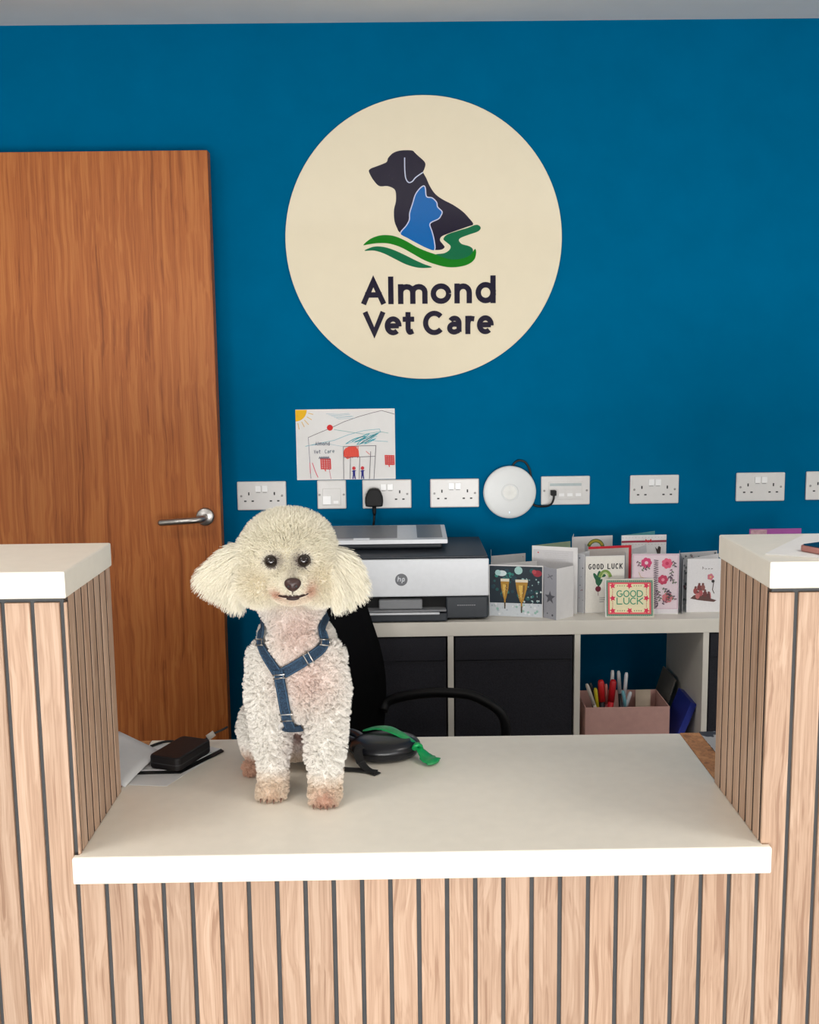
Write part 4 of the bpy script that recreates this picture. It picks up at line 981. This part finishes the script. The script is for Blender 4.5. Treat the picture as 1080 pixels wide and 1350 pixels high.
# colours of the coat by place (stains and markings of the animal itself)
def coat(P, skin=0):
    x, y, z = P[:, 0], P[:, 1], P[:, 2]
    c = np.tile(np.array([.95, .92, .87]), (len(P), 1))
    def mixto(rgb, wgt): c[:] = c*(1-wgt[:, None])+np.array(rgb)*wgt[:, None]
    ss = lambda a, b, v: np.clip((v-a)/(b-a), 0, 1)**2*(3-2*np.clip((v-a)/(b-a), 0, 1))
    blob = lambda p, r, s=(1, 1, 1): np.exp(-(((x-p[0])/s[0])**2+((y-p[1])/s[1])**2+((z-p[2])/s[2])**2)/(r*r))
    mixto((.96, .91, .78), ss(1.045, 1.075, z))                        # creamy head
    mixto((.93, .82, .62), .45*np.clip(blob((-.225, 1.70, 1.105), .03)+blob((-.140, 1.70, 1.105), .03), 0, 1))
    mixto((.88, .70, .63), .75*np.clip(blob((-.175, 1.73, 1.02), .045)+blob((-.160, 1.72, .93), .05), 0, 1)*ss(1.085, 1.05, z))
    mixto((.60, .24, .13), .74*np.clip(blob((-.200, NOSE.y+.018, 1.090), .010, (1.2, 2.4, .8))+blob((-.146, NOSE.y+.018, 1.093), .010, (.9, 2.4, 1.3))+.4*blob((-.173, NOSE.y+.01, 1.080), .014, (1.5, 2, .8)), 0, 1))
    mixto((.50, .44, .38), .6*np.clip(blob((EYES[0].x+.012, EYES[0].y, 1.143), .009, (1, 2, 1))+blob((EYES[1].x-.010, EYES[1].y, 1.144), .009, (1, 2, 1))+blob((-.172, NOSE.y+.01, 1.126), .010, (1, 2, 1)), 0, 1))
    for e in EYES: mixto((.10, .075, .065), .95*np.clip((2.5 if skin else .9)*blob(tuple(e), .0125 if skin else .0085, (1.05, 1.5, .95)), 0, 1))
    mixto((.86, .70, .54), .8*ss(.780, .742, z))                        # tan feet
    mixto((.60, .30, .21), .8*np.clip(blob((-.133, 1.68, .731), .020), 0, 1))
    mixto((.70, .46, .32), .6*np.clip(blob((-.225, 1.708, .728), .014), 0, 1))
    mixto((.60, .30, .20), .8*np.clip(blob((-.278, 1.83, .735), .024), 0, 1))
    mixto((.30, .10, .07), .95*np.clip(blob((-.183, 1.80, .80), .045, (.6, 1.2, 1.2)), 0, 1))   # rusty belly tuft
    return c
nv = len(me.vertices); co = np.empty(nv*3); me.vertices.foreach_get('co', co); co = co.reshape(-1, 3)
ca = me.color_attributes.new('coat', 'FLOAT_COLOR', 'POINT'); ca.data.foreach_set('color', np.c_[coat(co, 1)*.76, np.ones(nv)].ravel())
def coat_mat(name, hair):
    m, t, b_ = nt(name); a = t.nodes.new('ShaderNodeAttribute'); a.attribute_name = 'coat'
    if hair:
        df = t.nodes.new('ShaderNodeBsdfDiffuse'); tr_ = t.nodes.new('ShaderNodeBsdfTranslucent'); mx = t.nodes.new('ShaderNodeMixShader'); mx.inputs[0].default_value = .15
        t.links.new(a.outputs['Color'], df.inputs[0]); t.links.new(a.outputs['Color'], tr_.inputs[0]); t.links.new(df.outputs[0], mx.inputs[1]); t.links.new(tr_.outputs[0], mx.inputs[2])
        t.links.new(mx.outputs[0], t.nodes['Material Output'].inputs[0])
    else:
        t.links.new(a.outputs['Color'], b_.inputs['Base Color']); b_.inputs['Roughness'].default_value = .9; b_.inputs['Specular IOR Level'].default_value = .1
    return m
me.materials.clear(); me.materials.append(coat_mat('coat_skin', False))
body_o = bpy.data.objects.new('body', me); col.objects.link(body_o); own(body_o, dog)

# harness straps laid on the body
LIFT = .0075
def on(x, z, y=None, lift=LIFT):
    if y is None: p, n = front(x, z)
    else: p, n, _, _ = bvh.find_nearest(Vector((x, y, z)))
    return p+n*lift, n
def strap(ctrl):
    C_ = catmull([on(*c)[0] for c in ctrl], 6); P_, N_ = [], []
    for q in C_:
        p, n, _, _ = bvh.find_nearest(q); P_.append(q); N_.append(n)
    for _ in range(3): N_ = [(N_[max(i-1, 0)]+N_[i]+N_[min(i+1, len(N_)-1)]).normalized() for i in range(len(N_))]
    return P_, N_
hs = empty('dog_harness', (-.19, 1.72, .85), 'blue denim Y-shaped harness worn by the white dog', 'harness')
m_den, t, b_ = nt('denim_webbing')
tc = t.nodes.new('ShaderNodeTexCoord'); nz = t.nodes.new('ShaderNodeTexNoise'); nz.inputs['Scale'].default_value = 420; nz.inputs['Detail'].default_value = 5
rp = t.nodes.new('ShaderNodeValToRGB'); rp.color_ramp.elements[0].position = .35; rp.color_ramp.elements[1].position = .7
rp.color_ramp.elements[0].color = (*lin((9, 28, 47)), 1); rp.color_ramp.elements[1].color = (*lin((36, 66, 92)), 1)
t.links.new(tc.outputs['Object'], nz.inputs[0]); t.links.new(nz.outputs[0], rp.inputs[0]); t.links.new(rp.outputs[0], b_.inputs['Base Color']); b_.inputs['Roughness'].default_value = .85
STR = [[(-.245, 1.030, 1.84), (-.248, 1.026, 1.80), (-.2445, 1.016, 1.745), (-.232, .984), (-.2065, .946)],
       [(-.128, 1.030, 1.84), (-.125, 1.026, 1.80), (-.129, 1.016, 1.745), (-.138, .984), (-.166, .963), (-.200, .944)],
       [(-.2045, .950), (-.199, .910), (-.194, .872), (-.190, .852)]]
strap_pts = []; SPN = []
for i, cpts in enumerate(STR):
    P_, N_ = strap(cpts); strap_pts += P_; SPN.append((P_, N_))
    if i == 2: P_ = [p+n*.0016 for p, n in zip(P_, N_)]
    MB().ribbon(P_, N_, .0185, .0022).build('strap', m_den, hs, recalc=True)
    for s in (-1, 1):     # stitched edges
        Q = []
        for k in range(len(P_)):
            tg = (P_[min(k+1, len(P_)-1)]-P_[max(k-1, 0)]).normalized(); Q.append(P_[k]+N_[k]*.0022+tg.cross(N_[k]).normalized()*s*.0072)
        MB().tube(Q, .00035, 5).build('stitching', M('pale_stitching', (74, 104, 130), .8), hs)
P_, N_ = strap([(-.203, .849), (-.196, .8475), (-.188, .847), (-.180, .8475), (-.173, .849)]); strap_pts += P_
MB().ribbon(P_, N_, .020, .0022).build('chest_band', m_den, hs, recalc=True)
def ring(i, k, name='buckle', w_=.0125, h_=.0065):
    P_, N_ = SPN[i]; p, n = P_[k], N_[k]; tg = (P_[min(k+1, len(P_)-1)]-P_[max(k-1, 0)]).normalized(); sd = tg.cross(n).normalized()
    o = p+n*.0032; q = []
    for (a, c) in ((-1, -1), (1, -1), (1, 1), (-1, 1)):
        for d in ((.75, 1), (1, .75)) if a*c > 0 else ((1, .75), (.75, 1)): q.append(o+sd*w_*a*d[0]+tg*h_*c*d[1])
    q.append(q[0]); q.append(q[1])
    MB().tube(q, .0011, 8, None, False).build(name, m_chrome, hs, 'steel slider buckle')
ring(0, 17); ring(1, 17); ring(1, 23); ring(2, 12, 'buckle', .0125, .0085); ring(2, 2, 'ring', .011, .004)

# coat of curly hair
tri = np.array([p.vertices[:] for p in me.polygons]); A, B_, C_ = co[tri[:, 0]], co[tri[:, 1]], co[tri[:, 2]]
fn = np.cross(B_-A, C_-A); ar = np.linalg.norm(fn, axis=1)/2; fn = fn/(2*ar[:, None]+1e-12)
vn = np.empty(nv*3); me.vertices.foreach_get('normal', vn); vn = vn.reshape(-1, 3)
NS = 190000
idx = rng.choice(len(tri), NS, p=ar/ar.sum()); r1, r2 = rng.random(NS), rng.random(NS); s1 = np.sqrt(r1)
wa, wb, wc = 1-s1, s1*(1-r2), s1*r2
P = A[idx]*wa[:, None]+B_[idx]*wb[:, None]+C_[idx]*wc[:, None]
Nn = vn[tri[idx, 0]]*wa[:, None]+vn[tri[idx, 1]]*wb[:, None]+vn[tri[idx, 2]]*wc[:, None]; Nn /= np.linalg.norm(Nn, axis=1)[:, None]
x, y, z = P.T
earL = (x < -.262) & (z > 1.03) & (z < 1.155); earR = (x > -.118) & (z > 1.03) & (z < 1.15)
ear = earL | earR
head = (z > 1.052) & ~ear
Ln = np.where(ear, .030, np.where(head, .0175, np.where(z < .742, .0085, np.where(z < .79, .0095, np.where(z < .92, .0140, .0118)))))
fr = np.clip((1.74-y)/.035, 0, 1)*np.clip(1.25-np.abs(x+.183)/.060, 0, 1)*np.clip((1.172-z)/.022, 0, 1)*head     # short hair on the face, blending into the puff
Ln = Ln*(1-np.clip(fr*1.6, 0, 1))+.0085*np.clip(fr*1.6, 0, 1)
mz_ = np.exp(-((x+.173)**2+(z-1.10)**2)/.030**2)*(y < 1.70)*head
Ln = Ln*(1-mz_)+.0052*mz_
dist = lambda c: np.linalg.norm(P-np.array(c), axis=1)
SPT = np.array([q[:] for q in strap_pts]); dst = np.full(NS, 9.)
for q in SPT: dst = np.minimum(dst, np.linalg.norm(P-q, axis=1))
keep = np.ones(NS, bool)
for e in EYES: keep &= dist(e) > .0106
keep &= dist(NOSE) > .0105
keep &= ~((np.abs(x+.173) < .022) & (np.abs(z-1.0890) < .0048) & (y < 1.70))
keep &= ~((dst < .0115) & (y < 1.84)) | False
keep &= z > CT+.0012
Ln = Ln*np.clip((dst-.006)/.012, .45, 1)
cs_ = np.where(head | ear, .0060, .0070)[:, None]; cell = np.floor((P+.003*np.sin(P[:, [1, 2, 0]]*310))/cs_).astype(int); hsh = (cell[:, 0]*73856093) ^ (cell[:, 1]*19349663) ^ (cell[:, 2]*83492791)
tuft = np.stack([np.sin(hsh*.731+1.3), np.sin(hsh*1.117+4.1), np.sin(hsh*.377+2.2)], 1)
d = Nn + rng.normal(0, .20, (NS, 3)) + tuft*np.where(head | ear, .12, .55)[:, None]
d[:, 2] -= np.where(head, .10, np.where(ear, .45, .30))
rootL, rootR = np.array([-.235, 1.755, 1.150]), np.array([-.132, 1.755, 1.150])
fan = np.where(earL[:, None], P-rootL, P-rootR); fan[:, 1] *= .3; fan /= np.linalg.norm(fan, axis=1)[:, None]
d = np.where(ear[:, None], d*.35+fan*1.1, d)
for e in EYES:     # hair parts away from the eyes
    v = P-np.array(e); dd = np.linalg.norm(v, axis=1); wgt = np.exp(-(dd/.018)**2)*1.2; d += v/(dd[:, None]+1e-9)*wgt[:, None]
d /= np.linalg.norm(d, axis=1)[:, None]
Ln = Ln*np.where(ear, rng.uniform(.45, 1.12, NS), rng.uniform(.72, 1.06, NS))
isL = x < -.2
sel = np.where(keep)[0]; P, d, Ln, head, ear = P[sel], d[sel], Ln[sel], head[sel], ear[sel]; hsh = hsh[sel]; n = len(sel)
K_ = 6; T_ = np.linspace(0, 1, K_)
u = np.cross(d, rng.normal(size=(n, 3))); u /= np.linalg.norm(u, axis=1)[:, None]; v = np.cross(d, u)
ph_ = rng.uniform(0, 6.28, n); amp = np.where(ear, .0012, np.where(head, .0012, .0021)); fq = np.where(head | ear, 4.0, 6.5)
pts = np.empty((n, K_, 3))
_, inv, cnt = np.unique(hsh, return_inverse=True, return_counts=True)      # locks: strands of a tuft lean together
mean = lambda V: np.stack([np.bincount(inv, V[:, i])/cnt for i in range(3)], 1)[inv]
cP, cD, cL = mean(P), mean(d), (np.bincount(inv, Ln)/cnt)[inv]; cD /= np.linalg.norm(cD, axis=1)[:, None]
lock = np.where(ear, .25, np.where(head, .16, .52)); near = np.linalg.norm(P-cP, axis=1) < .02; lock = lock*near
for k, t_ in enumerate(T_):
    a = ph_+fq*t_; rad = amp*t_
    pts[:, k] = P-d*.0006+d*(Ln*t_)[:, None]+u*(np.cos(a)*rad)[:, None]+v*(np.sin(a)*rad)[:, None]
    q_ = cP+cD*(cL*t_)[:, None]; f_ = (lock*t_**1.3)[:, None]; pts[:, k] = pts[:, k]*(1-f_)+q_*f_
    pts[:, k, 2] -= np.where(ear, .006, .0)*t_*t_
pts[:, :, 2] = np.maximum(pts[:, :, 2], CT+.0006)
cu = bpy.data.hair_curves.new('fur'); cu.add_curves([K_]*n)
cu.position_data.foreach_set('vector', pts.reshape(-1).astype(np.float32))
ra = cu.attributes.get('radius') or cu.attributes.new('radius', 'FLOAT', 'POINT')
ra.data.foreach_set('value', np.tile(np.linspace(.00040, .00017, K_), n).astype(np.float32))
at_ = cu.attributes.new('coat', 'FLOAT_COLOR', 'CURVE'); cc = np.clip(coat(P)*rng.uniform(.93, 1.05, n)[:, None], 0, .97)
at_.data.foreach_set('color', np.c_[cc, np.ones(n)].ravel().astype(np.float32))
cu.materials.append(coat_mat('coat_hair', True))
fo = bpy.data.objects.new('fur', cu); col.objects.link(fo); own(fo, dog); fo['kind'] = 'stuff'; fo['label'] = 'curly white and cream fur'

# face
m_eye = M('dark_eye', (24, 15, 12), .08, 0, .1, 60, 0, .6); m_rim = M('dark_eyelid', (40, 30, 27), .6, 0, .1, 90)
m_nose = M('dark_brown_nose', (58, 38, 35), .38, 0, .15, 260, .15); m_lip = M('dark_lip', (46, 24, 22), .5)
for e in EYES:
    eo = MB().ellipsoid(e+Vector((0, .0015, 0)), (.0104, .0086, .0098)).build('eye', m_eye, dog, 'glossy dark eye')
    MB().ellipsoid(e+Vector((0, .0052, 0)), (.0116, .0080, .0108)).build('eyelid', m_rim, eo)
nb = MB(); bm = bmesh.new(); bmesh.ops.create_icosphere(bm, subdivisions=3, radius=1)
for q in bm.verts:
    c = q.co.copy(); wd = 1+.22*c.z if c.z > 0 else 1+.30*c.z
    for s in (-1, 1):
        dn = (Vector((c.x, c.z))-Vector((s*.46, -.12))).length
        if c.y < 0: c.y += .38*math.exp(-(dn/.2)**2)
    q.co = NOSE+Vector((c.x*.0132*wd, c.y*.0095-.0015, c.z*.0112))
nb.frombm(bm, True); no = nb.build('nose', m_nose, dog, 'dark brown nose')
for s in (-1, 1): MB().ellipsoid(NOSE+Vector((s*.0060, -.0072, -.0015)), (.0024, .002, .0026), None, None, 2).build('nostril', m_slot, no)
mp_ = []
for (x_, z_) in ((-.2030, 1.0905), (-.195, 1.0895), (-.184, 1.0900), (-.1730, 1.0915), (-.164, 1.0900), (-.153, 1.0908), (-.1455, 1.0935)):
    p_, n_ = front(x_, z_); mp_.append(p_+n_*.0022)
MB().tube(catmull(mp_, 5), [.0009+.0017*math.sin(pi*i/30)**2 for i in range(31)], 8).build('mouth', m_lip, dog, 'dark lip line')
p_, n_ = front(-.1735, 1.0855); MB().ellipsoid(p_+n_*.0012, (.0105, .0032, .0030)).build('lower_lip', m_lip, dog)
p_, n_ = front(-.1722, 1.0985); MB().tube([NOSE+Vector((0, -.004, -.009)), p_+n_*.001, mp_[3]], .0012, 6).build('philtrum', m_lip, dog)
m_claw = M('dark_claw', (128, 92, 78), .5)
for cx, cy in ((-.2255, 1.7185), (-.1335, 1.6910)):
    for q in (-1.5, -.5, .5, 1.5):
        c0 = Vector((cx+q*.0115, cy+abs(q)*.0045-.0135, CT+.0048))
        MB().tube([c0+Vector((0, .004, .0015)), c0, c0+Vector((0, -.0035, -.0028))], [.0016, .0013, .0005], 8).build('claw', m_claw, dog)
